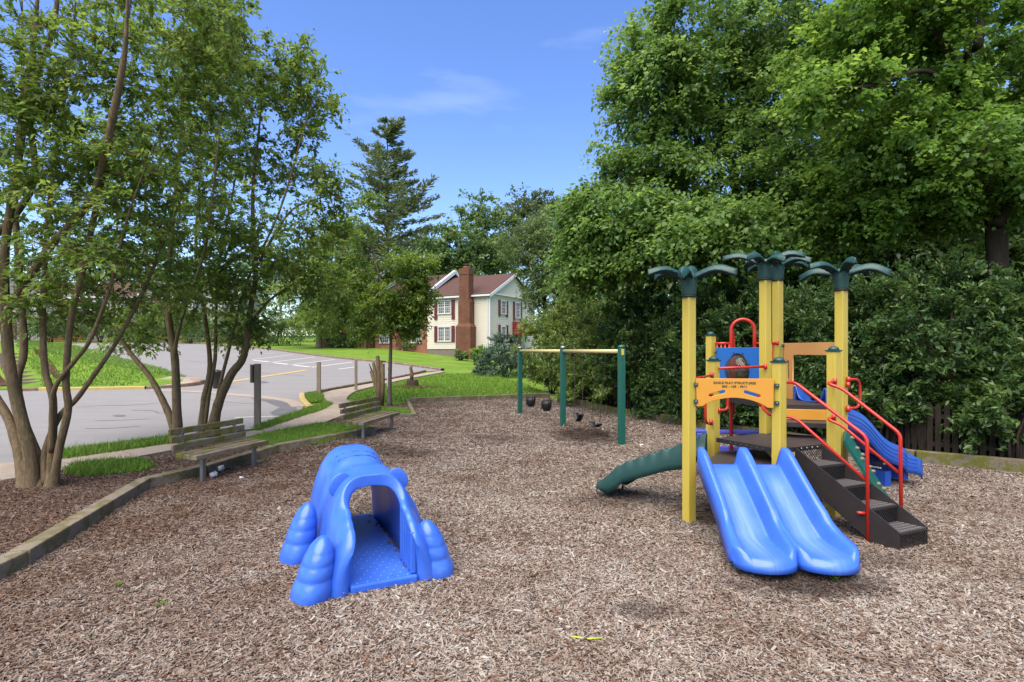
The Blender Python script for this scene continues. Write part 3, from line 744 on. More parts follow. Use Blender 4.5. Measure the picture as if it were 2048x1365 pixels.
townhouse(hx + .49 * .2, hy + .87 * .2, 1.9, 6.9, 9, 5.3, 7.9, math.atan2(-.49, .87), M['brick2'], M['shingle'], 'red brick townhouse adjoining the cream sided house, half hidden by foliage', ((.3, 1.5), (-.3, 1.5), (.3, 4.0), (-.3, 4.0)))
hx2, hy2 = hx - ux * 7.1 - .49 * .9, hy - uy * 7.1 - .87 * .9
townhouse(hx2, hy2, 2.4, 6.9, 9, 5.8, 8.6, math.atan2(-.49, .87), M['brick'], M['shinglered'], 'brick townhouse with a red roof, second along from the cream sided house')
M['whitewall'] = mat('pale painted brick', (.66, .64, .60), .7, .2, [(.58, .56, .52)], 2, k=.55)
for i, (px, wall, roof, lab) in enumerate(((25, 'whitewall', 'shinglegrey', 'pale townhouse seen through the leaves at the far left edge'), (125, 'brick2', 'shinglegrey', 'orange brick townhouse far up the hill behind the left stems'), (225, 'whitewall', 'shingle', 'white townhouse far behind the crossing left stems'), (325, 'brick2', 'shinglegrey', 'orange brick townhouse far behind the middle tree stems'), (425, 'whitewall', 'shinglegrey', 'white townhouse far behind the slender right stems'))):
    Y = 74; X = (px - CX) / FPX * Y
    townhouse(X, Y + (i % 2) * .8, float(terr(X, Y)) + .3, 6.6, 9, 5.6, 8.0, R(8), M[wall], M[roof], lab)

# timber steps up the grass bank
steps = empty('garden_steps', at(66, 766), 'brown timber steps climbing the grass bank at the left edge', 'steps')
p0, p1 = at(66, 769), at(28, 712)
sd_ = (p1 - p0); sdn = Vector((sd_.x, sd_.y, 0)).normalized(); sside = Vector((-sdn.y, sdn.x, 0))
ns = 9
for i in range(ns):
    p = p0.lerp(p1, i / (ns - 1)); p.z = float(terr(p.x, p.y)) + .05
    MB().bar(p - sside * .75 - steps.location, p + sside * .75 - steps.location, .16, .18).build('tread_timber', M['postwood'], steps, bevel=.01)
    q = p0.lerp(p1, (i + .5) / (ns - 1)); q.z = float(terr(q.x, q.y)) - .0
    MB().bar(q - sside * .72 - steps.location, q + sside * .72 - steps.location, sd_.length / ns * .9, .1).build('tread_fill', M['mulch'], steps)
bdr = MB()
for s in (-.95, .95):
    pp = [p0.lerp(p1, k / 8) + sside * s for k in range(9)]
    for a, b in zip(pp, pp[1:]):
        bdr.bar((a.x - steps.location.x, a.y - steps.location.y, float(terr(a.x, a.y)) + .04 - steps.location.z), (b.x - steps.location.x, b.y - steps.location.y, float(terr(b.x, b.y)) + .04 - steps.location.z), .3, .12)
bdr.build('edging', M['mulch'], steps)

# ------------------------------------------------------------------ trees
def leaf_mesh(name, pos, d, nrm, size, asp, m, parent, tint, fold=.25, kind=None):
    n = len(pos)
    d = d / np.linalg.norm(d, axis=1, keepdims=True)
    s = np.cross(nrm, d); s /= np.linalg.norm(s, axis=1, keepdims=True) + 1e-9
    u = np.cross(d, s)
    sz = np.asarray(size)[:, None]
    a = pos - d * sz * .5; b = pos + d * sz * .5
    mid = pos - d * sz * .06
    l = mid + s * sz * asp / 2 + u * sz * fold * asp; r = mid - s * sz * asp / 2 + u * sz * fold * asp
    V = np.stack([a, l, b, r], 1).reshape(-1, 3)
    base = np.arange(n) * 4
    F = np.stack([base, base + 1, base + 2, base, base + 2, base + 3], 1).reshape(-1)
    me = bpy.data.meshes.new(name)
    me.vertices.add(n * 4); me.vertices.foreach_set('co', V.astype(np.float32).ravel())
    me.loops.add(n * 6); me.loops.foreach_set('vertex_index', F.astype(np.int32))
    me.polygons.add(n * 2); me.polygons.foreach_set('loop_start', (np.arange(n * 2) * 3).astype(np.int32))
    me.update(calc_edges=True)
    at_ = me.attributes.new('tint', 'FLOAT', 'FACE'); at_.data.foreach_set('value', np.repeat(tint, 2).astype(np.float32))
    me.materials.append(m)
    o = bpy.data.objects.new(name, me); link(o, parent)
    if kind: o['kind'] = kind
    return o
def unit(n):
    v = RNG.normal(size=(n, 3)); return v / np.linalg.norm(v, axis=1, keepdims=True)
def clumps(ells, gap=.0, gs=1.1):
    """cluster centres in a union of ellipsoids (cx,cy,cz,rx,ry,rz,n), more of them near the surface"""
    out = []
    for (x, y, z, rx, ry, rz, n) in ells:
        u = unit(n * 5); r = RNG.uniform(0, 1, n * 5) ** (1 / 2.6)
        p = np.array([x, y, z]) + u * r[:, None] * np.array([rx, ry, rz])
        if gap:
            q = p * gs; f = np.sin(q[:, 0] * 1.7 + 1.3 * np.sin(q[:, 1])) + np.sin(q[:, 1] * 1.5 + q[:, 2]) + np.sin(q[:, 2] * 2.1 + 1.1 * np.sin(q[:, 0] * 1.3))
            p = p[f > -2.2 + gap * 2.2][:n] if gap else p[:n]
        out.append(p[:n])
    return np.concatenate(out)
def make_tree(name, label, cat, base, stems, centres, cl_r, leaf, lmat, bark, n_leaf, group=None, asp=.5, twigs=7, droop=.3, flat=.55, minz=None, tint_z=None, branch_r=.03, sides=6, branch_min=.0, stem_name='trunk', spread=.35, loc_jit=.12, draw_twigs=False):
    root = empty(name, base, label, cat, group)
    B0 = np.array(base)
    nodes, rad = [], []
    for st in stems:
        pts, r0, r1 = st[0], st[1], st[2]
        pts = [Vector(p) for p in pts]
        # smooth the stem
        sp = []
        Q = [pts[0]] + pts + [pts[-1]]
        for i in range(1, len(Q) - 2):
            for k in range(5):
                t = k / 5; p0, p1, p2, p3 = Q[i - 1], Q[i], Q[i + 1], Q[i + 2]
                sp.append(.5 * ((2 * p1) + (p2 - p0) * t + (2 * p0 - 5 * p1 + 4 * p2 - p3) * t * t + (3 * p1 - p0 - 3 * p2 + p3) * t ** 3))
        sp.append(pts[-1])
        n = len(sp); rr = [max(.004, (r0 + (r1 - r0) * (i / (n - 1)) ** .8) * min(1, (n - i) / (n * .22))) for i in range(n)]
        if len(st) > 3 and st[3]:       # root flare
            for i in range(min(4, n)): rr[i] *= 1 + st[3] * (1 - i / 4) ** 2
        rr = [q * random.uniform(.94, 1.06) for q in rr]
        MB().tube([p - Vector(base) for p in sp], rr, 10 if r0 > .04 else 7).build(stem_name, bark, root)
        for i in range(n):
            if minz is None or sp[i].z > minz: nodes.append(sp[i]); rad.append(rr[i])
    nodes = np.array([list(p) for p in nodes]); rad = np.array(rad)
    C = np.asarray(centres); N = len(C)
    d0 = np.array([np.min(np.linalg.norm(nodes - c, axis=1)) for c in C])
    br = MB(); order = np.argsort(d0)
    cap = len(nodes) + 4 * N; ND = np.zeros((cap, 3)); RD = np.zeros(cap); k = len(nodes); ND[:k] = nodes; RD[:k] = rad
    BD = np.zeros((N, 3))
    for j in order:
        c = C[j]; dv = ND[:k] - c; dist = np.linalg.norm(dv, axis=1) + .7 * np.maximum(0, dv[:, 2])
        i = int(np.argmin(dist)); a = ND[i]; L = np.linalg.norm(c - a) + 1e-6
        BD[j] = (c - a) / L
        r0 = min(RD[i] * .7, .004 + branch_r * .35 * L); r0 = max(r0, .004)
        mid = (a + c) / 2 + np.array([0, 0, .12 * L]) + RNG.normal(0, .06 * L, 3)
        path = [a * (1 - t) ** 2 + 2 * mid * t * (1 - t) + c * t * t for t in (0, .25, .5, .75, 1)]
        if L > branch_min: br.tube([p - B0 for p in path], [r0 * (1 - .7 * t) for t in (0, .25, .5, .75, 1)], 4, False)
        for t in (2, 3, 4):
            ND[k] = path[t]; RD[k] = r0 * (1 - .7 * t / 4); k += 1
    br.build('branches', bark, root, kind='stuff')
    # leaves: along twigs that fan out from each cluster centre
    T = twigs; tw = RNG.normal(size=(N, T, 3)) * np.array([1, 1, flat]) + BD[:, None, :] * .9
    tw /= np.linalg.norm(tw, axis=2, keepdims=True)
    per = max(1, int(n_leaf / (N * T)))
    crr = cl_r * RNG.uniform(.6, 1.35, (N, 1, 1, 1))
    t = RNG.uniform(.05, 1, (N, T, per, 1))
    pos = C[:, None, None, :] + tw[:, :, None, :] * t * crr + RNG.normal(0, 1, (N, T, per, 3)) * cl_r * loc_jit
    pos[..., 2] -= droop * .5 * cl_r * t[..., 0] ** 2
    d = tw[:, :, None, :] * 1.0 + RNG.normal(0, .6, (N, T, per, 3)); d[..., 2] -= droop
    pos = pos.reshape(-1, 3); d = d.reshape(-1, 3); n = len(pos)
    nr = np.array([0, 0, 1.0]) + RNG.normal(0, spread, (n, 3)) + .25 * np.repeat(BD, T * per, axis=0)
    base_t = np.repeat(RNG.normal(.45, .16, N), T * per)
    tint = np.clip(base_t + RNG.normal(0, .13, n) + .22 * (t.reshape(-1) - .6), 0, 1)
    if draw_twigs:
        tb = MB()
        for j in range(N):
            for q in range(T):
                e = C[j] + tw[j, q] * float(crr[j, 0, 0, 0]) * .9 - np.array([0, 0, droop * .4 * cl_r]); tb.tube([C[j] - B0, (C[j] + e) / 2 - B0 + np.array([0, 0, .03]), e - B0], [.006, .004, .002], 3, False)
        tb.build('twigs', bark, root, kind='stuff')
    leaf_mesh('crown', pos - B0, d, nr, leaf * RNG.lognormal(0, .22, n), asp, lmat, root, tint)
    return root

L_myrtle = leaf_mat('small mid green leaves', (.055, .11, .018), (.115, .205, .03), (.22, .31, .055), .5)
L_maple = leaf_mat('maple leaves', (.05, .105, .022), (.105, .20, .042), (.21, .33, .07), .52, .36)
L_bright = leaf_mat('bright tulip tree leaves', (.045, .105, .016), (.10, .205, .03), (.21, .34, .05), .5)
L_dark = leaf_mat('dark glossy leaves', (.022, .052, .015), (.052, .11, .025), (.13, .20, .05), .38, .34)
L_laurel = leaf_mat('olive green hedge leaves', (.06, .105, .02), (.14, .21, .042), (.26, .34, .08), .42, .4)
L_pine = leaf_mat('blue green needles', (.06, .09, .035), (.105, .145, .055), (.17, .20, .08), .3)
L_juniper = leaf_mat('grey blue juniper sprays', (.03, .06, .035), (.06, .11, .06), (.11, .17, .095), .2)
L_far = leaf_mat('distant foliage', (.045, .09, .024), (.085, .155, .04), (.15, .235, .065), .35)
L_willow = leaf_mat('soft grey green leaves', (.05, .085, .025), (.085, .14, .04), (.14, .20, .06), .35)

# --- left tree 1: big multi-stem crape myrtle
Z1 = 8.0
b1 = at(84, 974)
def S(*p, dz=0):
    """stem through photograph pixels; depth drifts from the base outwards"""
    n = len(p); return [P(q[0], q[1], Z) for q, Z in zip(p, np.linspace(0, 1, n) * dz + (Z1 if True else 0))]
st1 = [(S((52, 985), (38, 905), (18, 840), (-20, 770), (-60, 640), dz=.5), 0.084, .05, .5),
       (S((66, 985), (58, 900), (24, 760), (12, 640), (10, 500), (40, 300), (70, 60), (80, -120), dz=-.4), 0.096, .03, .5),
       (S((78, 985), (76, 920), (46, 840), (34, 760), (48, 700), (40, 560), (30, 380), (45, 160), (40, -150), dz=.9), 0.080, .03, .5),
       (S((98, 985), (104, 900), (106, 800), (90, 740), (86, 640), (92, 500), (108, 330), (140, 120), (160, -120), dz=.2), 0.060, .025, .6),
       (S((106, 980), (118, 900), (136, 820), (132, 760), (142, 640), (165, 540), (200, 380), (235, 200), (258, 20), (262, -150), dz=-.6), 0.056, .028, .6),
       (S((92, 968), (90, 905), (118, 835), (152, 800), (192, 745), (233, 684), (283, 590), (330, 480), (390, 330), dz=.5), 0.052, .02),
       (S((103, 905), (104, 820), (112, 772), (150, 722), (178, 685), (205, 620), (226, 555), (260, 420), (320, 260), dz=-.9), 0.040, .018),
       (S((-10, 660), (30, 600), (95, 500), (175, 410), (205, 330), (226, 230), (250, 100), (256, -60), dz=-1.5), 0.060, .035),
       (S((-20, 480), (30, 430), (70, 350), (60, 200), (110, 40), (120, -150), dz=.6), 0.056, .03)]
def PX(px, py, Z, rx, ry, rz, n):
    """ellipsoid centred on a pixel at depth Z, radii in metres"""
    p = P(px, py, Z); return (p.x, p.y, p.z, rx, ry, rz, n)
c1 = clumps([PX(60, 60, 7.6, 1.7, 1.5, 1.1, 110), PX(240, 40, 7.9, 1.1, 1.4, .8, 50), PX(120, 240, 8.0, 1.6, 1.6, .9, 90), PX(240, 250, 8.2, 1.1, 1.3, .8, 48), PX(60, 440, 8.2, 1.3, 1.5, .8, 65), PX(200, 440, 7.6, .95, 1.2, .7, 70),
             PX(250, 560, 8.6, .8, 1.0, .5, 50), PX(20, 590, 7.4, .8, .8, .35, 22), PX(110, 600, 8.8, .8, .7, .4, 28), PX(180, 640, 9.0, .5, .5, .25, 14), PX(330, 160, 8.5, .9, 1.3, 1.0, 30), PX(330, 400, 8.8, .7, 1.0, .7, 24), PX(430, 60, 8.6, .7, 1.0, .6, 45), PX(420, 180, 8.8, .6, 1.0, .6, 40), PX(100, 330, 7.1, .6, .4, .5, 26), PX(40, 180, 7.0, .6, .4, .6, 30), PX(180, 130, 7.2, .7, .4, .6, 34), PX(160, 520, 7.0, .6, .4, .3, 22), PX(240, 330, 7.3, .6, .4, .5, 30), PX(-150, 300, 8, 1.2, 1.5, 2.5, 60), PX(150, -180, 8, 2.2, 1.8, 1.0, 90)], .4, 1.3)
make_tree('crape_myrtle', 'large multi stemmed tree with smooth tan bark at the left edge', 'tree', b1, st1, c1, .30, .078, L_myrtle, M['bark'], 42000, 'crape myrtles along the walk', .55, 5, .35, .5, minz=2.0, branch_r=.028, loc_jit=.09, draw_twigs=True)

# --- left tree 2 and 3
def stem_px(base_Z, pts, dz=0, r0=.08, r1=.02, fl=.5):
    n = len(pts); return ([P(q[0], q[1], base_Z + dz * i / (n - 1)) for i, q in enumerate(pts)], r0, r1, fl)
Zb = 11.6
st2 = [stem_px(Zb, [(349, 896), (345, 850), (325, 800), (296, 749), (246, 684), (225, 600), (235, 450), (270, 300)], .8, .095, .02),
       stem_px(Zb, [(358, 896), (354, 830), (350, 720), (338, 640), (336, 560), (350, 400), (365, 220), (370, 60)], -.3, .11, .02),
       stem_px(Zb, [(352, 780), (350, 700), (372, 610), (410, 500), (430, 350), (450, 150)], -.8, .05, .015, 0),
       stem_px(Zb, [(338, 640), (300, 560), (290, 420), (300, 240)], .5, .045, .015, 0)]
c2 = clumps([PX(300, 520, 11.8, 1.1, 1.4, .9, 75), PX(400, 420, 11.4, 1.3, 1.6, 1.1, 70), PX(330, 300, 11.8, 1.4, 1.6, 1.1, 70), PX(420, 200, 11.6, 1.3, 1.6, 1.2, 70), PX(370, 90, 11.8, 1.3, 1.5, 1.1, 85), PX(300, 640, 12.2, .8, 1, .45, 40), PX(400, 590, 11.2, .9, 1.0, .5, 50), PX(270, 690, 12.6, .6, .6, .25, 16), PX(430, 0, 11.8, .7, 1.2, .8, 35)], .6, 1.5)
make_tree('crape_myrtle', 'multi stemmed tree with two forking stems directly behind the near bench', 'tree', at(353, 892), st2, c2, .38, .105, L_myrtle, M['bark'], 19000, 'crape myrtles along the walk', .55, 5, .35, .5, minz=3.0, branch_r=.028, loc_jit=.08, draw_twigs=True)
Zc = 12.9
st3 = [stem_px(Zc, [(402, 872), (408, 800), (420, 730), (408, 620), (392, 520), (398, 380), (420, 200)], .5, .085, .02),
       stem_px(Zc, [(424, 872), (436, 810), (462, 750), (488, 711), (501, 620), (512, 540), (505, 400), (520, 240), (535, 100)], -.4, .13, .02),
       stem_px(Zc, [(408, 866), (416, 800), (430, 720), (432, 640), (440, 520), (470, 360), (490, 200)], .6, .06, .018, 0),
       stem_px(Zc, [(428, 850), (438, 780), (458, 700), (470, 650), (495, 560), (560, 420), (610, 250), (640, 160)], -.8, .05, .015, 0),
       stem_px(Zc, [(498, 650), (540, 600), (600, 560), (660, 520)], .4, .04, .012, 0),
       stem_px(Zc, [(510, 540), (575, 430), (630, 400), (690, 385)], -.4, .035, .012, 0)]
c3 = clumps([PX(480, 560, 12.9, 1.2, 1.4, .8, 85), PX(560, 480, 12.6, 1.2, 1.4, .9, 70), PX(480, 380, 12.9, 1.2, 1.6, 1.2, 75), PX(540, 260, 12.8, 1.3, 1.5, 1.3, 95), PX(520, 130, 12.8, 1.0, 1.4, .9, 80), PX(598, 110, 12.8, .5, .7, .6, 22), PX(620, 200, 12.6, .6, .9, .9, 40), PX(640, 380, 12.6, .65, .9, .7, 42), PX(610, 560, 12.2, .9, 1.0, .6, 58), PX(500, 660, 13.1, .8, .8, .4, 34), PX(660, 470, 12.6, .5, .7, .4, 26), PX(460, 40, 12.9, .8, 1, .5, 30)], .6, 1.5)
make_tree('crape_myrtle', 'multi stemmed tree with a thick leaning stem behind the right end of the near bench', 'tree', at(414, 869), st3, c3, .40, .108, L_myrtle, M['bark'], 22500, 'crape myrtles along the walk', .55, 5, .35, .5, minz=3.2, branch_r=.028, loc_jit=.08, draw_twigs=True)

# --- young staked tree beyond the pruned stump, and the tree on the far lawn
by = at(779, 812); Zy = by.y
c4 = clumps([PX(790, 650, Zy, .7, .7, .55, 40), PX(775, 600, Zy, 1.0, 1.0, .7, 60), PX(720, 560, Zy, 1.0, 1.0, .8, 60), PX(800, 540, Zy, .9, 1.0, .6, 50), PX(700, 470, Zy, .9, .9, .6, 40), PX(850, 530, Zy, .45, .6, .2, 16), PX(730, 410, Zy, .5, .6, .4, 18), PX(650, 540, Zy, .9, 1, .7, 45), PX(640, 640, Zy + 1, .9, .8, .6, 40), PX(840, 600, Zy, .6, .7, .35, 22), PX(740, 660, Zy + .5, .7, .7, .4, 30), PX(825, 570, Zy, .55, .6, .5, 36), PX(800, 625, Zy + .3, .6, .6, .4, 30), PX(690, 600, Zy + 1, 1.0, .8, .7, 40), PX(834, 630, Zy, .36, .5, .5, 26), PX(815, 660, Zy, .4, .5, .3, 16)], .2)
make_tree('young_tree', 'young bushy tree with a slim straight trunk beyond the far bench', 'tree', by, [stem_px(Zy, [(779, 815), (780, 740), (781, 670), (770, 600), (750, 520), (735, 440)], 0, .085, .02, .2), stem_px(Zy, [(781, 680), (800, 600), (840, 535)], 0, .04, .012, 0), stem_px(Zy, [(775, 640), (720, 570), (690, 500)], 0, .045, .012, 0)], c4, .42, .12, leaf_mat('yellow green young leaves', (.05, .10, .014), (.105, .185, .025), (.20, .29, .045), .5), M['barkgrey'], 29000, None, .5, 6, .35, .5, minz=2.4)
bl = at(638, 696); Zl = bl.y
c5 = clumps([PX(640, 640, Zl, 3.2, 3, 1.6, 70), PX(690, 560, Zl, 3.2, 3, 2.6, 90), PX(600, 590, Zl, 2.8, 3, 2.2, 60), PX(730, 620, Zl, 2.6, 2.5, 2.0, 60), PX(660, 480, Zl, 2.6, 2.5, 2.0, 50)], .2)
make_tree('lawn_tree', 'spreading tree on the far lawn in front of the brick townhouses', 'tree', bl, [stem_px(Zl, [(638, 698), (638, 660), (640, 620), (660, 540), (670, 470)], 0, .32, .06, .3), stem_px(Zl, [(640, 640), (700, 580), (740, 540)], 0, .14, .03, 0)], c5, 1.1, .26, L_laurel, M['barkgrey'], 20000, None, .5, 7, .3, .5, minz=4)

# --- tall pine
def conifer(px, base_py, top_py, Z, wpx, label, lm, name='pine_tree', nbr=120, seed=1, n_leaf=70, sweep=.12):
    rg = random.Random(seed)
    b = P(px, base_py, Z); b.z = float(terr(b.x, b.y)); top = P(px, top_py, Z).z; H = top - b.z
    root = empty(name, b, label, 'tree')
    MB().tube([(0, 0, H * k / 8) for k in range(9)], [.34 * (1 - k / 8.5) for k in range(9)], 8).build('trunk', M['barkdark'], root)
    br = MB(); pos, dd = [], []
    for i in range(nbr):
        f = rg.random() ** .8; z = H * (.30 + .69 * f); L = wpx / FPX * Z * (1 - f * .90) ** .8 * rg.uniform(.35, 1.0) * (1.1 if rg.random() < .25 else .8)
        a = rg.uniform(0, 6.283); d = Vector((math.cos(a), math.sin(a), sweep + rg.uniform(-.1, .2)))
        path = [Vector((0, 0, z)) + d * L * t + Vector((0, 0, .16 * L * t * t)) for t in (0, .33, .66, 1)]
        br.tube(path, [.05 + .02 * L, .04, .025, .012], 4, False)
        k = int(n_leaf * max(.25, L / 4))
        for _ in range(k):
            t = rg.uniform(.22, 1.02); p = Vector((0, 0, z)) + d * L * t + Vector((0, 0, .16 * L * t * t))
            s = Vector((-d.y, d.x, 0)) * rg.gauss(0, .16 * L * (1.15 - t) + .12)
            q = p + s + Vector((0, 0, rg.gauss(.05, .13)))
            pos.append(q); dd.append(d * .7 + s.normalized() * .8 + Vector((0, 0, rg.gauss(.25, .4))))
    br.build('branches', M['barkdark'], root, kind='stuff')
    pos = np.array([list(p) for p in pos]); dd = np.array([list(p) for p in dd]); n = len(pos)
    leaf_mesh('crown', pos, dd, unit(n) * .8 + np.array([0, 0, .6]), .50 * RNG.lognormal(0, .25, n), .30, lm, root, np.clip(RNG.normal(.45, .2, n), 0, 1))
    return root
conifer(775, 700, 236, 62, 185, 'tall blue green pine standing against the sky behind the townhouses', L_pine, nbr=115, seed=4, n_leaf=160)

# --- middle distance trees
def plain_tree(px, base_Z, trunk_top_py, ells, label, lm, leaf, n_leaf, cl, name='broadleaf_tree', bark='barkdark', r=.28, group='trees behind the houses', lean=0, tw=7, asp=.6, gap=.15, **kw):
    b = P(px, 700, base_Z); b.z = float(terr(b.x, b.y)) - .05
    t = P(px + lean, trunk_top_py, base_Z)
    st = [([b, b.lerp(t, .3) + Vector((.1, 0, 0)), b.lerp(t, .65) + Vector((-.15, .1, 0)), t], r, .05, .3)]
    rg = random.Random(px)
    for k in range(3):
        f = .35 + .15 * k; s = b.lerp(t, f); e = s + Vector((rg.uniform(-1, 1) * .35 * (t - b).length, rg.uniform(-.4, .4) * (t - b).length * .4, .3 * (t - b).length))
        st.append(([s, s.lerp(e, .5) + Vector((0, 0, .2)), e], r * .45, .03, 0))
    cs = clumps([PX(*e) for e in ells], gap)
    return make_tree(name, label, 'tree', b, st, cs, cl, leaf, lm, M[bark], n_leaf, group, asp, tw, .3, .55, branch_min=.5, **kw)
plain_tree(900, 82, 460, [(870, 520, 82, 4, 4, 4, 40), (915, 500, 80, 4.5, 4, 4.5, 55), (900, 560, 78, 6, 4, 4, 45)], 'dark broadleaf tree directly behind the brick chimney', L_far, .55, 9000, 1.9)
plain_tree(965, 86, 430, [(960, 470, 86, 5.5, 4, 6, 75), (975, 530, 82, 6, 4, 5, 60)], 'tall dark tree behind the roof of the cream house', L_far, .55, 9500, 1.9)
plain_tree(1065, 92, 410, [(1060, 440, 92, 6, 4, 5, 70), (1078, 415, 92, 3, 3, 2.2, 25), (1020, 470, 90, 5, 4, 4, 45)], 'far thin topped tree rising highest behind the cream house', leaf_mat('hazy olive foliage', (.05, .075, .03), (.08, .12, .04), (.12, .16, .06), .3), .5, 8500, 1.7)
plain_tree(1090, 36, 450, [(1098, 525, 36, 2.3, 2.4, 2.4, 120), (1105, 600, 35, 1.7, 2, 1.8, 90), (1118, 660, 35, 1.6, 2, 1.5, 60), (1050, 490, 36, 1.6, 2, 1.4, 50), (1110, 470, 36, 2, 2, 2, 55), (1130, 580, 35, 2.4, 2, 2.4, 60), (1150, 500, 35, 2.0, 2, 2.4, 50)], 'soft grey green tree in front of the right corner of the cream house', L_willow, .22, 36000, .8, r=.2, asp=.35, group=None)
for (px, Z, tp, w, lab) in ((700, 84, 480, 6, 'dark tree behind the brick townhouses left of the pine'), (830, 88, 500, 5, 'rounded tree between the pine and the brick chimney'), (560, 90, 500, 7, 'far tree behind the middle stems left of the pine'), (420, 95, 520, 8, 'far tree above the roof of the white townhouse'), (260, 95, 520, 8, 'far tree above the roof of the orange brick townhouse'), (90, 95, 530, 8, 'far tree above the roofs at the left edge')):
    plain_tree(px, Z, tp + 30, [(px, tp + 40, Z, w, 4, 5, 60), (px + 30, tp + 90, Z - 2, w, 4, 4, 40)], lab, L_far, .55, 6000, 2.0)

# --- right hand side: maple, tulip tree, understory
b6 = Vector((7.0, 16.6, 0))
Z6 = 16.6
st6 = [stem_px(Z6, [(1488, 840), (1486, 700), (1484, 560), (1478, 430), (1462, 330), (1440, 220), (1425, 100), (1415, -60)], .3, .22, .05, .4),
       stem_px(Z6, [(1480, 450), (1508, 350), (1505, 260), (1530, 150), (1545, 20)], -.4, .11, .03, 0),
       stem_px(Z6, [(1484, 520), (1400, 430), (1300, 380), (1220, 340)], -1, .08, .02, 0),
       stem_px(Z6, [(1484, 560), (1560, 480), (1620, 420)], -1.5, .07, .02, 0),
       stem_px(Z6, [(1470, 380), (1380, 260), (1300, 180)], .6, .07, .02, 0)]
c6 = clumps([PX(1400, 90, Z6, 2.5, 2.4, 1.6, 110), PX(1330, 200, Z6, 1.9, 2.2, 1.3, 80), PX(1500, 200, Z6, 2.0, 2.4, 1.8, 110), PX(1400, 330, Z6, 2.4, 2.4, 1.5, 100), PX(1270, 160, Z6, .7, 1, .9, 24), PX(1255, 330, Z6, 1.2, 1.6, 1.0, 40),
             PX(1560, 80, Z6, 1.6, 2, 1.4, 70), PX(1470, -120, Z6, 2.6, 2.4, 1.8, 70), PX(1250, 440, Z6 - .5, 1.5, 1.6, .9, 70), PX(1330, 480, 15.4, 1.9, 1.6, .9, 100), PX(1470, 480, 14.4, 2.2, 1.5, 1.0, 120), PX(1600, 400, 15, 1.8, 1.6, 1.6, 90), PX(1180, 420, Z6, .8, 1.0, .7, 30), PX(1190, 520, Z6, 1.2, 1.2, .9, 55)], .12)
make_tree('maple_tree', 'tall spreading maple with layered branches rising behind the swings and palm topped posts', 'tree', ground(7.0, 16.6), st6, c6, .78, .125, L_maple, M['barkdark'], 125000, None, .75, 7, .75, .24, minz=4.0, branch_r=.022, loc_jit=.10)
Z7 = 11.5
st7 = [stem_px(Z7, [(2005, 900), (2000, 700), (1996, 560), (1990, 430), (1975, 330), (1945, 230), (1935, 120), (1950, -40)], .6, .26, .10, .4),
       stem_px(Z7, [(1972, 330), (1925, 170), (1890, 95), (1835, 25), (1800, -60)], -.6, .12, .05, 0),
       stem_px(Z7, [(1980, 200), (1900, 165), (1840, 142), (1740, 172), (1660, 178)], -1.2, .075, .02, 0),
       stem_px(Z7, [(1955, 100), (1962, 30), (1950, -80)], .3, .10, .05, 0),
       stem_px(Z7, [(1994, 450), (2040, 370), (2090, 280)], .4, .12, .05, 0)]
c7 = clumps([PX(1760, 60, Z7 + .6, 1.5, 1.8, 1.0, 80), PX(1680, 130, Z7 + 1, 1.1, 1.6, .9, 55), PX(1660, 190, Z7 - .9, .7, .6, .25, 22), PX(1730, 150, Z7 - .9, .5, .4, .2, 12), PX(1880, 60, Z7, 1.3, 1.6, .9, 60), PX(1800, 240, Z7 + .6, 1.4, 1.6, .8, 70), PX(1920, 290, Z7 - .6, 1.2, 1.2, .7, 55), PX(1760, 330, Z7 + .8, 1.3, 1.4, .7, 60), PX(2030, 160, Z7, 1.1, 1.4, 1.0, 45), PX(1860, 420, Z7 + .4, 1.4, 1.4, .6, 55), PX(2040, 380, Z7 - .4, .9, 1.2, .8, 40), PX(1900, -120, Z7, 2.4, 2, 1.0, 70), PX(2150, 200, Z7, 1, 1.4, 2.0, 40), PX(1740, 430, Z7 + 1.5, 1.2, 1.2, .6, 45)], .25)
make_tree('tulip_tree', 'big dark trunked tree with bright green broad leaves at the right edge', 'tree', ground(10.2, Z7), st7, c7, .50, .10, L_bright, M['barkdark'], 80000, None, .85, 6, .45, .4, minz=4.2, branch_r=.03)
# tree behind filling the canopy on the right
plain_tree(1740, 19, 150, [(1700, 250, 19, 2.6, 2, 3.0, 110), (1850, 180, 19, 2.6, 2, 3.4, 110), (1980, 220, 18, 2.6, 2, 3.4, 90), (1800, 460, 18, 3.2, 2, 2.0, 110), (1640, 420, 18.5, 2.0, 2, 2.0, 70)], 'tall leafy tree deep in the wood behind the tulip tree', L_bright, .16, 42000, .8, group=None, r=.2, asp=.7)
plain_tree(1960, 15.5, 420, [(1960, 520, 15.5, 2.4, 1.5, 1.6, 110), (1820, 560, 16, 2.2, 1.5, 1.5, 90), (2080, 480, 15, 1.8, 1.5, 2.4, 70)], 'dark leafy understory tree left of the big dark trunk', L_dark, .17, 20000, .7, group=None, r=.12, asp=.6)
plain_tree(1640, 17, 440, [(1640, 560, 17, 2.4, 1.5, 1.6, 110), (1540, 560, 17.5, 2.0, 1.5, 1.4, 80), (1740, 540, 17, 2.0, 1.5, 1.4, 80)], 'dark understory tree showing between the palm topped posts', L_dark, .17, 19000, .7, group=None, r=.12, asp=.6)

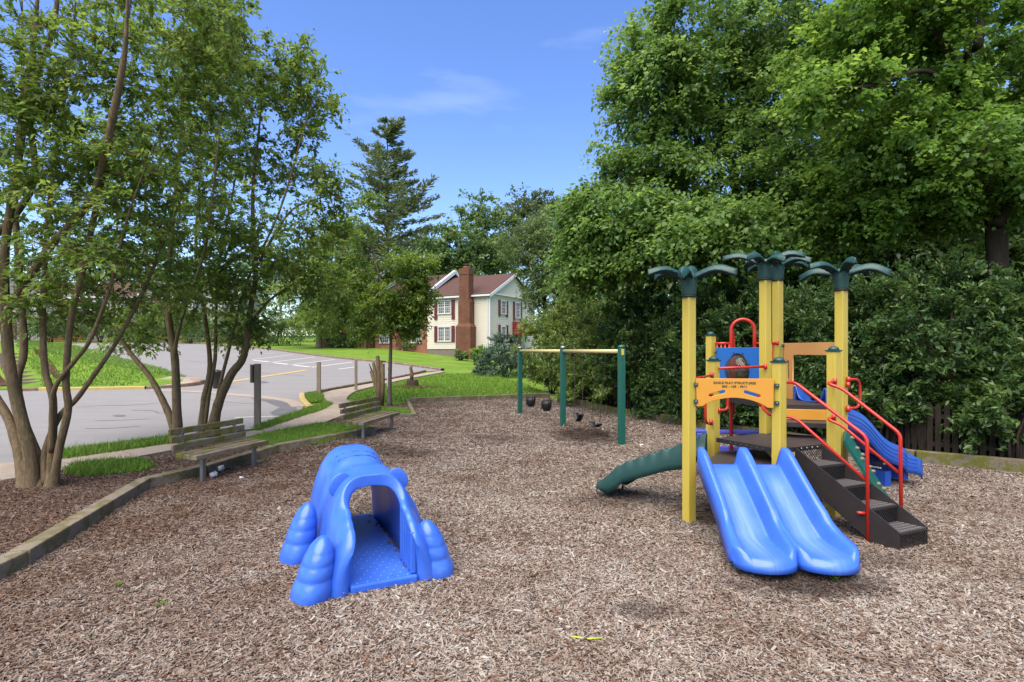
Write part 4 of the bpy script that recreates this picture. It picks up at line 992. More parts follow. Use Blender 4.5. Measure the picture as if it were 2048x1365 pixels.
def bush(px, py, Z, rx, ry, rz, label, lm, leaf, n_leaf, name='laurel_bush', cl=.38, group='shrubs along the picket fence', asp=.45, n=None, up=.35, cat='shrub', spread=.5):
    c = P(px, py, Z); g = ground(c.x, c.y)
    root = empty(name, g, label, cat, group)
    st = MB()
    for k in range(7):
        a = k * .9 + px; e = Vector((math.cos(a) * rx * .55, math.sin(a) * ry * .55, c.z - g.z + rz * .3))
        st.tube([(math.cos(a) * .12, math.sin(a) * .12, -.05), Vector((e.x * .4, e.y * .4, e.z * .55)), e], [.035, .025, .012], 5)
    st.build('stems', M['barkdark'], root)
    N = n or int(26 * (rx * rz + ry * rz + rx * ry))
    u = unit(N); r = RNG.uniform(.45, 1, N) ** .5
    C = u * r[:, None] * np.array([rx, ry, rz]) * RNG.uniform(.85, 1.1, (N, 1)); C[:, 2] += c.z - g.z
    C = C[C[:, 2] > .15]; N = len(C); u = u[:N]
    T, per = 6, max(1, int(n_leaf / (N * 6)))
    out = (C - np.array([0, 0, c.z - g.z])) / np.array([rx, ry, rz])
    tw = RNG.normal(size=(N, T, 3)) + out[:, None, :] * 1.0 + np.array([0, 0, up]); tw /= np.linalg.norm(tw, axis=2, keepdims=True)
    t = RNG.uniform(.05, 1, (N, T, per, 1))
    pos = C[:, None, None, :] + tw[:, :, None, :] * t * cl * RNG.uniform(.6, 1.4, (N, 1, 1, 1)) + RNG.normal(0, cl * .1, (N, T, per, 3))
    d = tw[:, :, None, :] + RNG.normal(0, .65, (N, T, per, 3)); pos = pos.reshape(-1, 3); d = d.reshape(-1, 3); m_ = len(pos)
    k = pos[:, 2] > .03
    nr = np.array([0, 0, .8]) + RNG.normal(0, spread, (m_, 3)) + .4 * np.repeat(out, T * per, 0)
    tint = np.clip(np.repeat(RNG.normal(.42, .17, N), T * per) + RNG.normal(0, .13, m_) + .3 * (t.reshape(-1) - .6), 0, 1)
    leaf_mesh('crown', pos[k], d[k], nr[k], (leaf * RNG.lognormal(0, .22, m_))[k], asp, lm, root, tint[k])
    return root
BU = [(1105, 690, 24, 1.7, 1.3, 1.5, 'olive green laurel bush at the far left end of the shrub row', L_laurel, .14, 8000),
      (1165, 670, 21, 1.7, 1.3, 1.8, 'pale olive bush straight behind the middle swing post', L_laurel, .13, 11000),
      (1225, 700, 19, 1.4, 1.2, 1.5, 'yellow green bush behind the right hand swings', L_laurel, .125, 10000),
      (1190, 770, 19.6, 1.2, .9, .85, 'low bright bush leaning on the fence behind the belt swings', L_laurel, .12, 7000),
      (1290, 680, 18, 1.5, 1.2, 1.7, 'dark green bush right of the last swing post', L_dark, .13, 10000),
      (1330, 770, 16.8, 1.0, .8, 1.0, 'dark bush low against the fence left of the front palm post', L_dark, .12, 7000),
      (1420, 700, 16.2, 1.6, 1.1, 1.9, 'tall dark bush behind the front palm post', L_dark, .125, 12000),
      (1540, 700, 15, 1.5, 1.0, 1.8, 'dark bush behind the bubble panel', L_dark, .12, 11000),
      (1640, 690, 13.6, 1.3, 1.0, 1.7, 'dark flecked bush framed by the orange window panel', L_dark, .115, 10000),
      (1740, 690, 12.6, 1.3, .9, 1.6, 'dark glossy bush above the deep blue slide', L_dark, .11, 11000),
      (1800, 760, 12.0, .9, .7, .75, 'low dark bush hanging over the fence behind the deep blue slide', L_dark, .105, 6000),
      (1900, 660, 11.6, 1.4, 1.0, 1.5, 'broad dark bush near the right edge above the fence', L_dark, .11, 11000),
      (1985, 810, 10.4, .75, .6, .85, 'green bush growing through the fence at the right edge', L_maple, .10, 7000),
      (2040, 700, 10.6, 1.0, .9, 1.4, 'tall shrub at the extreme right edge', L_dark, .11, 8000)]
def fence_depth(px):
    k = (px - CX) / FPX
    for a, b in zip(RIGHT_LINE, RIGHT_LINE[1:]):
        den = (b[0] - a[0]) - k * (b[1] - a[1]); t = (k * a[1] - a[0]) / den
        if -.001 <= t <= 1.001: return a[1] + (b[1] - a[1]) * t
    return 21
for b in BU:
    zf = fence_depth(b[0]) if b[0] > 1130 else b[2]; k = (zf + .75) / b[2] if b[0] > 1130 else 1
    bush(b[0], b[1] + 12, b[2] * k, b[3] * max(k, .85), b[4] * .8, b[5] * max(k, .85) * 1.05, b[6], b[7], b[8] * .84, int(b[9] * 1.5))
for (px, py, s_, lab) in ((1250, 775, 1, 'low leafy sprig bush over the fence right of the belt swings'), (1385, 800, 1, 'low leafy bush over the fence just right of the front palm post'), (1480, 815, 1, 'low bush over the fence under the bubble panel'), (1580, 810, 1, 'low bush over the fence behind the top deck'), (1690, 800, 1, 'low bush over the fence behind the tallest right post'), (1760, 815, .8, 'low bush above the upper half of the deep blue slide'), (2020, 830, .8, 'low bush over the fence at the right frame edge')):
    zf = fence_depth(px) + .25; bush(px, py, zf, .9 * s_, .5, .62 * s_, lab, L_dark if px > 1300 else L_laurel, .11, 5500)
bush(1012, 735, 33, 1.9, 1.3, 1.0, 'low grey blue juniper on the lawn by the corner of the house', L_juniper, .2, 8000, 'juniper_bush', .4, None, .25)
bush(1010, 700, 35, 1.0, .9, .8, 'small upright grey blue juniper behind the low one', L_juniper, .2, 4000, 'juniper_bush', .4, None, .25)
bush(962, 712, 46, .8, .7, .6, 'small light green shrub at the foot of the brick chimney', L_bright, .2, 1800, 'shrub', .4, None)
bush(920, 716, 47, .6, .5, .45, 'tiny rounded shrub left of the brick chimney foot', L_far, .2, 1300, 'shrub', .3, None)
for (px, py, Z, rx, rz, lab) in ((830, 690, 56, 1.5, .7, 'low clipped shrub against the brick wall left of the cream house'), (700, 686, 58, 2.2, .9, 'wide low shrub under the lawn tree'), (560, 668, 62, 3.0, 1.5, 'overgrown shrub beside the parking lot behind the leaning stem'), (470, 662, 64, 3.0, 1.6, 'tall rough shrub at the top of the parking lot'), (380, 655, 66, 3.0, 1.5, 'loose pale shrub beyond the parking lot between the stems'), (290, 652, 68, 3.0, 1.4, 'shrub in front of the white townhouse far left'), (200, 650, 68, 3.0, 1.2, 'shrub beside the road top at the far left'), (100, 655, 66, 2.6, .9, 'low shrub in front of the far left houses')):
    bush(px, py, Z, rx, 1.5, rz, lab, L_far if px % 3 else L_willow, .3, 2600, 'shrub', .7, 'shrubs along the top of the road')
for (px, rz, lab) in ((640, 1.5, 'rough growth behind the leaning post at the top of the lot'), (515, 1.9, 'tall rough bush at the road top right of the slender stems'), (425, 1.9, 'tall rough bush at the road top behind the slender stems'), (335, 1.9, 'tall rough bush at the road top behind the forked stem'), (245, 1.8, 'tall rough bush at the road top left of the forked stem'), (150, 1.6, 'rough bush at the far end of the road'), (55, 1.4, 'rough bush beyond the top of the grass bank')):
    bush(px, 650, 71, 4.2, 1.4, rz, lab, L_willow if px % 2 else L_far, .32, 3400, 'shrub', .8, 'shrubs along the top of the road')
# wood behind, reads as one mass
N = 3600
wx = RNG.uniform(0, 1, N); C = np.stack([3 + wx * 26, 27 - wx * 14 + RNG.uniform(0, 4, N), RNG.uniform(0, 1, N) ** 2.1 * 9.0], -1)
T, per = 5, 5
tw = RNG.normal(size=(N, T, 3)) * np.array([1, 1, .6]); tw /= np.linalg.norm(tw, axis=2, keepdims=True)
t = RNG.uniform(.1, 1, (N, T, per, 1))
pos = (C[:, None, None, :] + tw[:, :, None, :] * t * 1.3 + RNG.normal(0, .15, (N, T, per, 3))).reshape(-1, 3); n = len(pos)
leaf_mesh('woods', pos, (tw[:, :, None, :] + RNG.normal(0, .6, (N, T, per, 3))).reshape(-1, 3), np.array([0, 0, 1.]) + RNG.normal(0, .5, (n, 3)), .36 * RNG.lognormal(0, .2, n), .75, L_dark, None, np.clip(RNG.normal(.45, .2, n), 0, 1), kind='stuff')
#@@PART3

# ------------------------------------------------------------------ play structure
PS = empty('play_structure', (3.1, 6.9, 0), 'yellow posted play structure with palm tops, slides, black stairs and red rails', 'play structure')
PO = PS.location.copy()
def L_(p): return Vector(p) - PO
PROT = R(26.3)
POSTS = {'p1': (2.063, 6.41, 2.63, 1), 'p2': (3.01, 6.2, 1.855, 0), 'p3': (2.64, 7.2, 1.853, 0), 'p3b': (3.11, 8.6, 2.22, 0),
         'p4': (3.43, 7.45, 2.96, 1), 'p5': (4.01, 8.3, 3.06, 1), 'p6': (4.25, 7.1, 2.78, 1), 'p7': (3.86, 6.6, 1.98, 0)}
def frond_mesh():
    mb = MB(); top, bot = [], []
    n = 15
    for i in range(n):
        t = i / (n - 1); x = .05 + .46 * t
        z = .085 * math.sin(min(1, t * 1.15) * math.pi * .62) - .10 * max(0, t - .45) ** 1.6 * 1.6
        w = (.045 + .018 * math.sin(math.pi * min(1, t * 1.05))) * (1 if t < .75 else max(.12, 1 - ((t - .75) / .25) ** 1.7))
        w *= 1 + .11 * math.cos(i * math.pi)          # notched edge
        top.append([(x, -w, z - .035), (x, -w * .55, z + .008), (x, 0, z + .022), (x, w * .55, z + .008), (x, w, z - .035)])
        bot.append([(x, -w, z - .055), (x, -w * .5, z - .022), (x, 0, z - .012), (x, w * .5, z - .022), (x, w, z - .055)])
    rows = [a + b[::-1] + [a[0]] for a, b in zip(top, bot)]
    mb.grid(rows); m = len(rows[0]) - 1
    mb.f.append(tuple(range(m))); mb.s.append(True)
    mb.f.append(tuple((n - 1) * (m + 1) + k for k in range(m))); mb.s.append(True)
    me = mb.mesh('frond'); me.materials.append(M['green'])
    bm = bmesh.new(); bm.from_mesh(me); bmesh.ops.remove_doubles(bm, verts=bm.verts, dist=1e-4); bmesh.ops.recalc_face_normals(bm, faces=bm.faces); bm.to_mesh(me); bm.free()
    return me
FR = frond_mesh()
for i, (k, (x, y, h, palm)) in enumerate(POSTS.items()):
    MB().box(L_((x, y, h / 2 - .1)), (.112, .112, h + .2), PROT).build('post', M['yellow'], PS, bevel=.008)
    if palm:
        cap = MB(); cap.lathe([(.080, -.01), (.082, .02), (.092, .12), (.105, .21), (.098, .25), (.05, .265)], L_((x, y, h)), 18)
        c = cap.build('palm_cap', M['green'], PS)
        MB().lathe([(.083, -.022), (.085, -.01), (.083, .004)], L_((x, y, h)), 18).build('collar', M['rubber'], c)
        off = {'p1': 12, 'p4': 40, 'p5': 8, 'p6': 25}[k]
        for j in range(6):
            f = bpy.data.objects.new('frond', FR); link(f, c); a = R(off + j * 60 + random.uniform(-9, 9))
            f.location = L_((x, y, h + .225)); f.rotation_euler = (random.uniform(-.2, .2), random.uniform(-.22, .16), a); s = random.uniform(.94, 1.08); f.scale = (s, s, s * random.uniform(.85, 1.25))
        for s in (-1, 1):
            bl_ = MB(); bl_.lathe([(.007, 0), (.007, .006)], (0, 0, 0), 8)
    else:
        cap = MB(); cap.box(L_((x, y, h + .008)), (.132, .132, .018), PROT)
        cap.lathe([(.062, .015), (.058, .035), (.04, .055), (.015, .064)], L_((x, y, h)), 16)
        cap.build('post_cap', M['green'], PS)
# decks
def deck(poly, z, m_top=True, t=.055, name='deck'):
    mb = MB(); n = len(poly)
    v = [L_((p[0], p[1], z)) for p in poly] + [L_((p[0], p[1], z - t)) for p in poly]
    mb.add(v, [tuple(range(n)), tuple(range(2 * n - 1, n - 1, -1))] + [(i, (i + 1) % n, n + (i + 1) % n, n + i) for i in range(n)])
    o = mb.build(name, M['deck'], PS); o.data.materials.append(M['dark'])
    for p in o.data.polygons:
        if abs(p.normal.z) < .5: p.material_index = 1
    return o
p = {k: Vector((v[0], v[1], 0)) for k, v in POSTS.items()}
d1 = deck([(2.06, 6.12), (3.0, 6.10), (3.36, 7.36), (2.70, 7.17)], .675)
d2 = deck([(2.61, 7.03), (3.0, 6.28), (3.28, 6.36), (3.82, 6.62), (4.17, 7.05), (3.48, 7.47)], .875)
deck([(3.42, 7.18), (3.52, 7.0), (3.98, 6.86), (4.16, 7.08), (3.62, 7.40)], 1.075, name='step_deck')
d3 = deck([(3.2, 8.5), (3.44, 7.33), (4.20, 7.13), (4.06, 8.22), (3.98, 8.32)], 1.275)
# riser board under the top deck
flat_panel('riser_panel', rrect(0, 1.085, .68, 1.215, .01), [], .02, M['orange'], PS, (3.52, 7.29, 0), (4.18, 7.12, 0)).data.transform(Matrix.Translation(-PO))
bt = MB()
for i in range(7):
    q = Vector((2.61, 7.03, .85)).lerp(Vector((3.0, 6.28, .85)), .28 + i * .09); bt.lathe([(.007, 0), (.007, .004)], L_(q) + Vector((-.008, -.006, 0)), 6)
bt.build('deck_bolts', M['metal'], d2)
def put(o): o.data.transform(Matrix.Translation(-PO)); return o
# arch panel with the maker's lettering
A, B = Vector((2.135, 6.36, 0)), Vector((2.93, 6.17, 0)); LA = (B - A).length
arch = [(0, 1.665), (0, 1.35)] + [(.06 + (LA - .12) * k / 16, 1.352 + .105 * math.sin(math.pi * k / 16) ** .75) for k in range(17)] + [(LA, 1.35), (LA, 1.672)]
def slot(cx_, cz_, L, a, r=.022):
    out = []
    for s, a0 in ((1, -90), (-1, 90)):
        for k in range(7):
            q = R(a0 + 180 * k / 6); x, z = s * L / 2 + r * math.cos(q), r * math.sin(q)
            out.append((cx_ + x * math.cos(a) - z * math.sin(a), cz_ + x * math.sin(a) + z * math.cos(a)))
    return out
ap = put(flat_panel('arch_panel', arch, [slot(.22, 1.50, .15, R(17)), slot(LA - .22, 1.50, .15, R(-17))], .022, M['orange'], PS, A, B))
def lettering(txt, size, pos, parent, d):
    c = bpy.data.curves.new('lettering', 'FONT'); c.body = txt; c.size = size; c.align_x = 'CENTER'; c.align_y = 'CENTER'; c.extrude = .0008; c.offset = .0012
    c.space_character = 1.12
    o = bpy.data.objects.new('lettering', c); me = None
    me = bpy.data.meshes.new_from_object(o); bpy.data.objects.remove(o)
    nrm = d.cross(Vector((0, 0, 1)))
    me.transform(Matrix(((d.x, 0, nrm.x, pos.x), (d.y, 0, nrm.y, pos.y), (0, 1, 0, pos.z), (0, 0, 0, 1)))); me.materials.clear(); me.materials.append(M['ink'])
    o = bpy.data.objects.new('lettering', me); return link(o, parent)
dA = (B - A).normalized(); nA = dA.cross(Vector((0, 0, 1)))
mid = (A + B) / 2
lettering('EAGLE PLAY STRUCTURES', .035, L_(mid + nA * .0135 + Vector((0, 0, 1.622))), ap, dA)
lettering('800 - 609 - 9966', .035, L_(mid + nA * .0135 + Vector((0, 0, 1.580))), ap, dA)
def bracket(pos, d, s=.042):
    n = Vector((d.x, d.y, 0)).normalized(); ang = math.atan2(n.y, n.x)
    b_ = MB().box(L_(pos), (s, .05, s), ang).build('bracket', M['green'], PS, bevel=.004)
    nr = n.cross(Vector((0, 0, 1)))
    MB().tube([L_(Vector(pos) + nr * .025), L_(Vector(pos) + nr * .033)], .009, 8).build('bolt', M['metal'], b_)
for zz in (1.60, 1.405):
    bracket(A + Vector((-.008, .0, zz)), dA); bracket(B + Vector((.03, -.02, zz)), dA)
# window panel at the top of the deep blue slide
A2, B2 = Vector((4.06, 8.2, 0)), Vector((4.245, 7.18, 0)); L2 = (B2 - A2).length
outer = [(0, 1.28), (0, 2.095), (L2, 2.095), (L2, 1.28), (L2 - .16, 1.28), (L2 - .16, 1.45), (L2 - .11, 1.50)] + [(L2 - .11 - .05 + .05 * math.cos(R(a)), 1.88 + .05 * math.sin(R(a))) for a in (0, 30, 60, 90)] + [(.19 + .05 - .05 * math.sin(R(a)), 1.88 + .05 * math.cos(R(a))) for a in (0, 30, 60, 90)] + [(.19, 1.53), (.235, 1.50), (.235, 1.28)]
put(flat_panel('window_panel', outer, [slot(.095, 1.70, .26, R(90), .022)], .022, M['peach'], PS, A2, B2))
d2v = (B2 - A2).normalized()
for q in (A2 + Vector((-.01, 0, 2.06)), B2 + Vector((.02, 0, 2.06))): bracket(q, d2v, .04)
# blue panel with bubble
A3, B3 = Vector((3.17, 8.52, 0)), Vector((3.42, 7.54, 0)); L3 = (B3 - A3).length
bp_ = put(flat_panel('bubble_panel', rrect(0, 1.30, L3, 2.03, .02), [circle2(L3 * .52, 1.70, .235)], .022, M['panelblue'], PS, A3, B3))
d3v = (B3 - A3).normalized(); n3 = d3v.cross(Vector((0, 0, 1)))
if n3.y > 0: n3 = -n3
c3v = A3 + d3v * L3 * .52 + Vector((0, 0, 1.70))
mg = bpy.data.materials.new('smoky clear dome'); mg.use_nodes = True; nt = mg.node_tree
b_ = nt.nodes['Principled BSDF']; b_.inputs['Base Color'].default_value = (.10, .075, .06, 1); b_.inputs['Roughness'].default_value = .06; b_.inputs['Specular IOR Level'].default_value = .8
tb = nt.nodes.new('ShaderNodeBsdfTransparent'); tb.inputs[0].default_value = (.72, .66, .60, 1); ms = nt.nodes.new('ShaderNodeMixShader'); ms.inputs[0].default_value = .38
nt.links.new(tb.outputs[0], ms.inputs[1]); nt.links.new(b_.outputs[0], ms.inputs[2]); nt.links.new(ms.outputs[0], nt.nodes['Material Output'].inputs[0])
rows = []
for i in range(9):
    a = R(90 * i / 8); rr, dd = .228 * math.cos(a), .17 * math.sin(a); row = []
    for k in range(29):
        t = 2 * math.pi * k / 28; row.append(L_(c3v + d3v * rr * math.cos(t) + Vector((0, 0, rr * math.sin(t))) + n3 * dd))
    rows.append(row)
MB().grid(rows).build('bubble_dome', mg, bp_)
MB().tube([L_(c3v + d3v * .24 * math.cos(t) + Vector((0, 0, .24 * math.sin(t))) + n3 * .014) for t in [2 * math.pi * k / 32 for k in range(33)]], .012, 6, False).build('dome_ring', M['rubber'], bp_)
bb = MB()
for k in range(8):
    t = R(20 + 45 * k); q = c3v + d3v * .27 * math.cos(t) + Vector((0, 0, .27 * math.sin(t))); bb.tube([L_(q), L_(q + n3 * .02)], .010, 6)
bb.build('dome_bolts', M['rubber'], bp_)
for q in (A3 + Vector((-.0, .0, 1.97)), B3 + Vector((-.005, -.03, 1.97))): bracket(q, d3v, .04)

def pipe(pts, r=.019, fil=.1, name='rail', parent=None, m='red'):
    return MB().tube([L_(q) for q in smooth_path(pts, fil, 6)], r, 10).build(name, M[m], parent or PS)
def clamp(q, parent, d=(0, 0, 1)):
    q = Vector(q); cl = MB(); cl.tube([L_(q + Vector((0, 0, -.035))), L_(q + Vector((0, 0, .035)))], .024, 8)
    cl.box(L_(q), (.02, .02, .075)); return cl.build('clamp', M['red'], parent)
# loop arch and top bars behind the bubble panel (between the two rear posts)
Ar, Br = Vector((3.16, 8.55, 0)), Vector((3.97, 8.27, 0)); dr = (Br - Ar).normalized()
la, lb = Ar + dr * .23, Ar + dr * .56
rr_ = (lb - la).length / 2; cc_ = (la + lb) / 2
arcp = [la + Vector((0, 0, .3)), la + Vector((0, 0, 2.28))] + [cc_ + dr * -rr_ * math.cos(R(a)) + Vector((0, 0, 2.30 + rr_ * math.sin(R(a)))) for a in range(0, 181, 15)] + [lb + Vector((0, 0, 2.28)), lb + Vector((0, 0, 1.30))]
lp = MB().tube([L_(q) for q in arcp], .027, 10).build('loop_arch', M['red'], PS)
pipe([la + Vector((.06, .06, 1.0)), la + Vector((.06, .06, 2.2)), la + Vector((.02, .03, 2.36))], .024, .1, 'loop_leg', lp)
r1 = pipe([Ar + Vector((0, 0, 2.10)), la + Vector((0, 0, 2.10))], .018, .1, 'top_rail')
for k in range(4): q = Ar.lerp(la, .12 + .25 * k); pipe([q + Vector((0, 0, 2.1)), q + Vector((0, 0, 1.31))], .012, .1, 'baluster', r1)
r2 = pipe([lb + Vector((0, 0, 2.10)), Br + Vector((0, 0, 2.10))], .018, .1, 'top_rail'); clamp(Br + Vector((-.02, -.08, 2.1)), r2)
for k in range(3): q = lb.lerp(Br, .3 + .25 * k); pipe([q + Vector((0, 0, 2.1)), q + Vector((0, 0, 1.31))], .012, .1, 'baluster', r2)
# rails round the lower deck
r = pipe([(2.68, 7.12, 1.76), (3.37, 7.36, 1.775)], .017); clamp((3.385, 7.345, 1.775), r)
r = pipe([(2.10, 6.46, 1.655), (2.58, 7.12, 1.67)], .014); clamp((2.585, 7.11, 1.675), r)
def dloop(a, out, z0, z1, name='grab_handle', r=.017):
    a = Vector(a); o = Vector(out)
    g = pipe([a + Vector((0, 0, z0)), a + o + Vector((0, 0, z0)), a + o + Vector((0, 0, z1)), a + Vector((0, 0, z1))], r, .16, name)
    clamp(a + Vector((0, 0, z0)), g); clamp(a + Vector((0, 0, z1)), g); return g
dloop((2.575, 7.12, 0), (-.13, -.17, 0), 1.06, 1.42)
dloop((2.70, 7.17, 0), (.13, .05, 0), 1.21, 1.50)
dloop((3.40, 7.36, 0), (-.11, -.03, 0), 1.25, 1.48)
dloop((4.30, 7.03, 0), (.23, .13, 0), 1.25, 1.62)
dloop((4.29, 7.02, 0), (.07, .19, 0), 1.24, 1.55)
# ---- stairs
sb0, sb1 = Vector((3.27, 6.35, 0)), Vector((3.85, 5.46, 0)); run = sb1 - sb0; sw = Vector((.41, .18, 0)); NST = 5
rise = .875 / NST
st = bpy.data.objects.new('stairs', None); st.location = L_((3.5, 5.95, 0)); link(st, PS); SO = st.location + PO
def SL(q): return Vector(q) - SO
for s, nm in ((0, 'stringer'), (1, 'stringer')):
    o = sb0 + sw * s; e = sb1 + sw * s; up = Vector((0, 0, 1)); th = sw.normalized() * .012
    q = [o + up * .875, e + up * (rise + .005), e + up * -.04, e - run * .16 + up * -.04, o + up * .56]
    mb = MB(); v = [SL(x - th / 2) for x in q] + [SL(x + th / 2) for x in q]; n = len(q)
    mb.add(v, [tuple(range(n)), tuple(range(2 * n - 1, n - 1, -1))] + [(i, (i + 1) % n, n + (i + 1) % n, n + i) for i in range(n)])
    mb.build(nm, M['dark'], st)
def perforated(name, dotcol):
    m = mat(name, (.020, .017, .017), .42, .6); nt = m.node_tree; b = nt.nodes['Principled BSDF']
    t = nt.nodes.new('ShaderNodeTexCoord'); mpn = nt.nodes.new('ShaderNodeMapping'); nt.links.new(t.outputs['UV'], mpn.inputs[0])
    mpn.inputs['Rotation'].default_value = (0, 0, R(45)); mpn.inputs['Scale'].default_value = (36, 36, 36)
    fr = nt.nodes.new('ShaderNodeVectorMath'); fr.operation = 'FRACTION'; nt.links.new(mpn.outputs[0], fr.inputs[0])
    sb = nt.nodes.new('ShaderNodeVectorMath'); sb.operation = 'SUBTRACT'; sb.inputs[1].default_value = (.5, .5, 0); nt.links.new(fr.outputs[0], sb.inputs[0])
    sx = nt.nodes.new('ShaderNodeVectorMath'); sx.operation = 'MULTIPLY'; sx.inputs[1].default_value = (1, 1, 0); nt.links.new(sb.outputs[0], sx.inputs[0])
    ln = nt.nodes.new('ShaderNodeVectorMath'); ln.operation = 'LENGTH'; nt.links.new(sx.outputs[0], ln.inputs[0])
    lt = nt.nodes.new('ShaderNodeMath'); lt.operation = 'LESS_THAN'; lt.inputs[1].default_value = .36; nt.links.new(ln.outputs['Value'], lt.inputs[0])
    tr = nt.nodes.new('ShaderNodeBsdfTransparent'); mi = nt.nodes.new('ShaderNodeMixShader')
    nt.links.new(lt.outputs[0], mi.inputs[0]); nt.links.new(b.outputs[0], mi.inputs[1]); nt.links.new(tr.outputs[0], mi.inputs[2]); nt.links.new(mi.outputs[0], nt.nodes['Material Output'].inputs[0])
    return m
M['perf'] = perforated('perforated black steel', None)
M['treadm'] = mat('black expanded steel tread', (.028, .026, .027), .42, .6)
nt = M['treadm'].node_tree; t_ = nt.nodes.new('ShaderNodeTexCoord'); ck = nt.nodes.new('ShaderNodeTexChecker'); ck.inputs['Scale'].default_value = 26
ck.inputs['Color1'].default_value = (.03, .028, .028, 1); ck.inputs['Color2'].default_value = (.13, .12, .12, 1)
mpn = nt.nodes.new('ShaderNodeMapping'); mpn.inputs['Rotation'].default_value = (0, 0, R(45)); nt.links.new(t_.outputs['UV'], mpn.inputs[0]); nt.links.new(mpn.outputs[0], ck.inputs['Vector'])
nt.links.new(ck.outputs['Color'], nt.nodes['Principled BSDF'].inputs['Base Color'])
def uvquad(name, q, m, parent, scale=1.0):
    me = bpy.data.meshes.new(name); me.from_pydata([tuple(x) for x in q], [], [(0, 1, 2, 3)])
    w, h = (q[1] - q[0]).length, (q[3] - q[0]).length
    uv = me.uv_layers.new(name='uv')
    for i, c in enumerate(((0, 0), (w, 0), (w, h), (0, h))): uv.data[i].uv = c
    me.materials.append(m); o = bpy.data.objects.new(name, me); link(o, parent)
    return o
for i in range(NST):
    z1 = .875 - rise * i; z0_ = z1 - rise + .004
    a = sb0 + run * (i / NST) if i < NST else sb1
    a = sb0 + run * ((i) / (NST - 0.0)); ii = sw.normalized() * .008
    if i == NST - 1: pass
    # riser below the tread edge
    ed = sb0 + run * (i / (NST - 1)) if i else sb0
    q = [SL(ed + ii + Vector((0, 0, z0_ - .0))), SL(ed + sw - ii + Vector((0, 0, z0_))), SL(ed + sw - ii + Vector((0, 0, z1 - .004))), SL(ed + ii + Vector((0, 0, z1 - .004)))]
    uvquad('riser', q, M['perf'], st)
    if i < NST - 1:
        e2 = sb0 + run * ((i + 1) / (NST - 1)); zt = z1 - rise
        q = [SL(ed + ii + Vector((0, 0, zt))), SL(ed + sw - ii + Vector((0, 0, zt))), SL(e2 + sw - ii + Vector((0, 0, zt))), SL(e2 + ii + Vector((0, 0, zt)))]
        tq = uvquad('tread', q, M['treadm'], st)
        MB().box((SL(e2 + Vector((0, 0, zt - .011))) + SL(e2 + sw + Vector((0, 0, zt - .011)))) / 2, (.43, .014, .022), math.atan2(sw.y, sw.x)).build('nosing', M['dark'], tq)
bl_ = MB()
for k in range(4):
    q = sb0 + sw * (.2 + .2 * k) + run.normalized() * .004 + Vector((0, 0, .855)); bl_.tube([SL(q), SL(q + run.normalized() * .012)], .011, 8)
bl_.build('bolts', M['metal'], st)
# hand rails
h = pipe([(3.05, 6.24, 1.632), (3.22, 6.27, 1.632), (3.69, 5.715, 1.09), (3.69, 5.70, -.05)], .019, .07, 'handrail')
pipe([(3.33, 7.30, 1.36), (3.02, 6.62, 1.30), (2.98, 6.34, 1.235), (3.22, 6.27, 1.235), (3.69, 5.715, .63)], .017, .10, 'handrail_bar', h); clamp((3.345, 7.33, 1.36), h)
h = pipe([(3.83, 6.535, 1.625), (3.70, 6.46, 1.605), (3.80, 6.34, 1.555), (4.20, 5.95, 1.09), (4.20, 5.93, -.05)], .019, .06, 'handrail'); clamp((3.835, 6.535, 1.625), h)
pipe([(3.82, 6.535, 1.20), (3.70, 6.46, 1.185), (3.80, 6.34, 1.13), (4.20, 5.95, .655)], .017, .06, 'handrail_bar', h); clamp((3.825, 6.535, 1.20), h)
pipe([(3.67, 5.72, .30), (3.60, 5.74, .30)], .016, .02, 'foot_bracket', h)

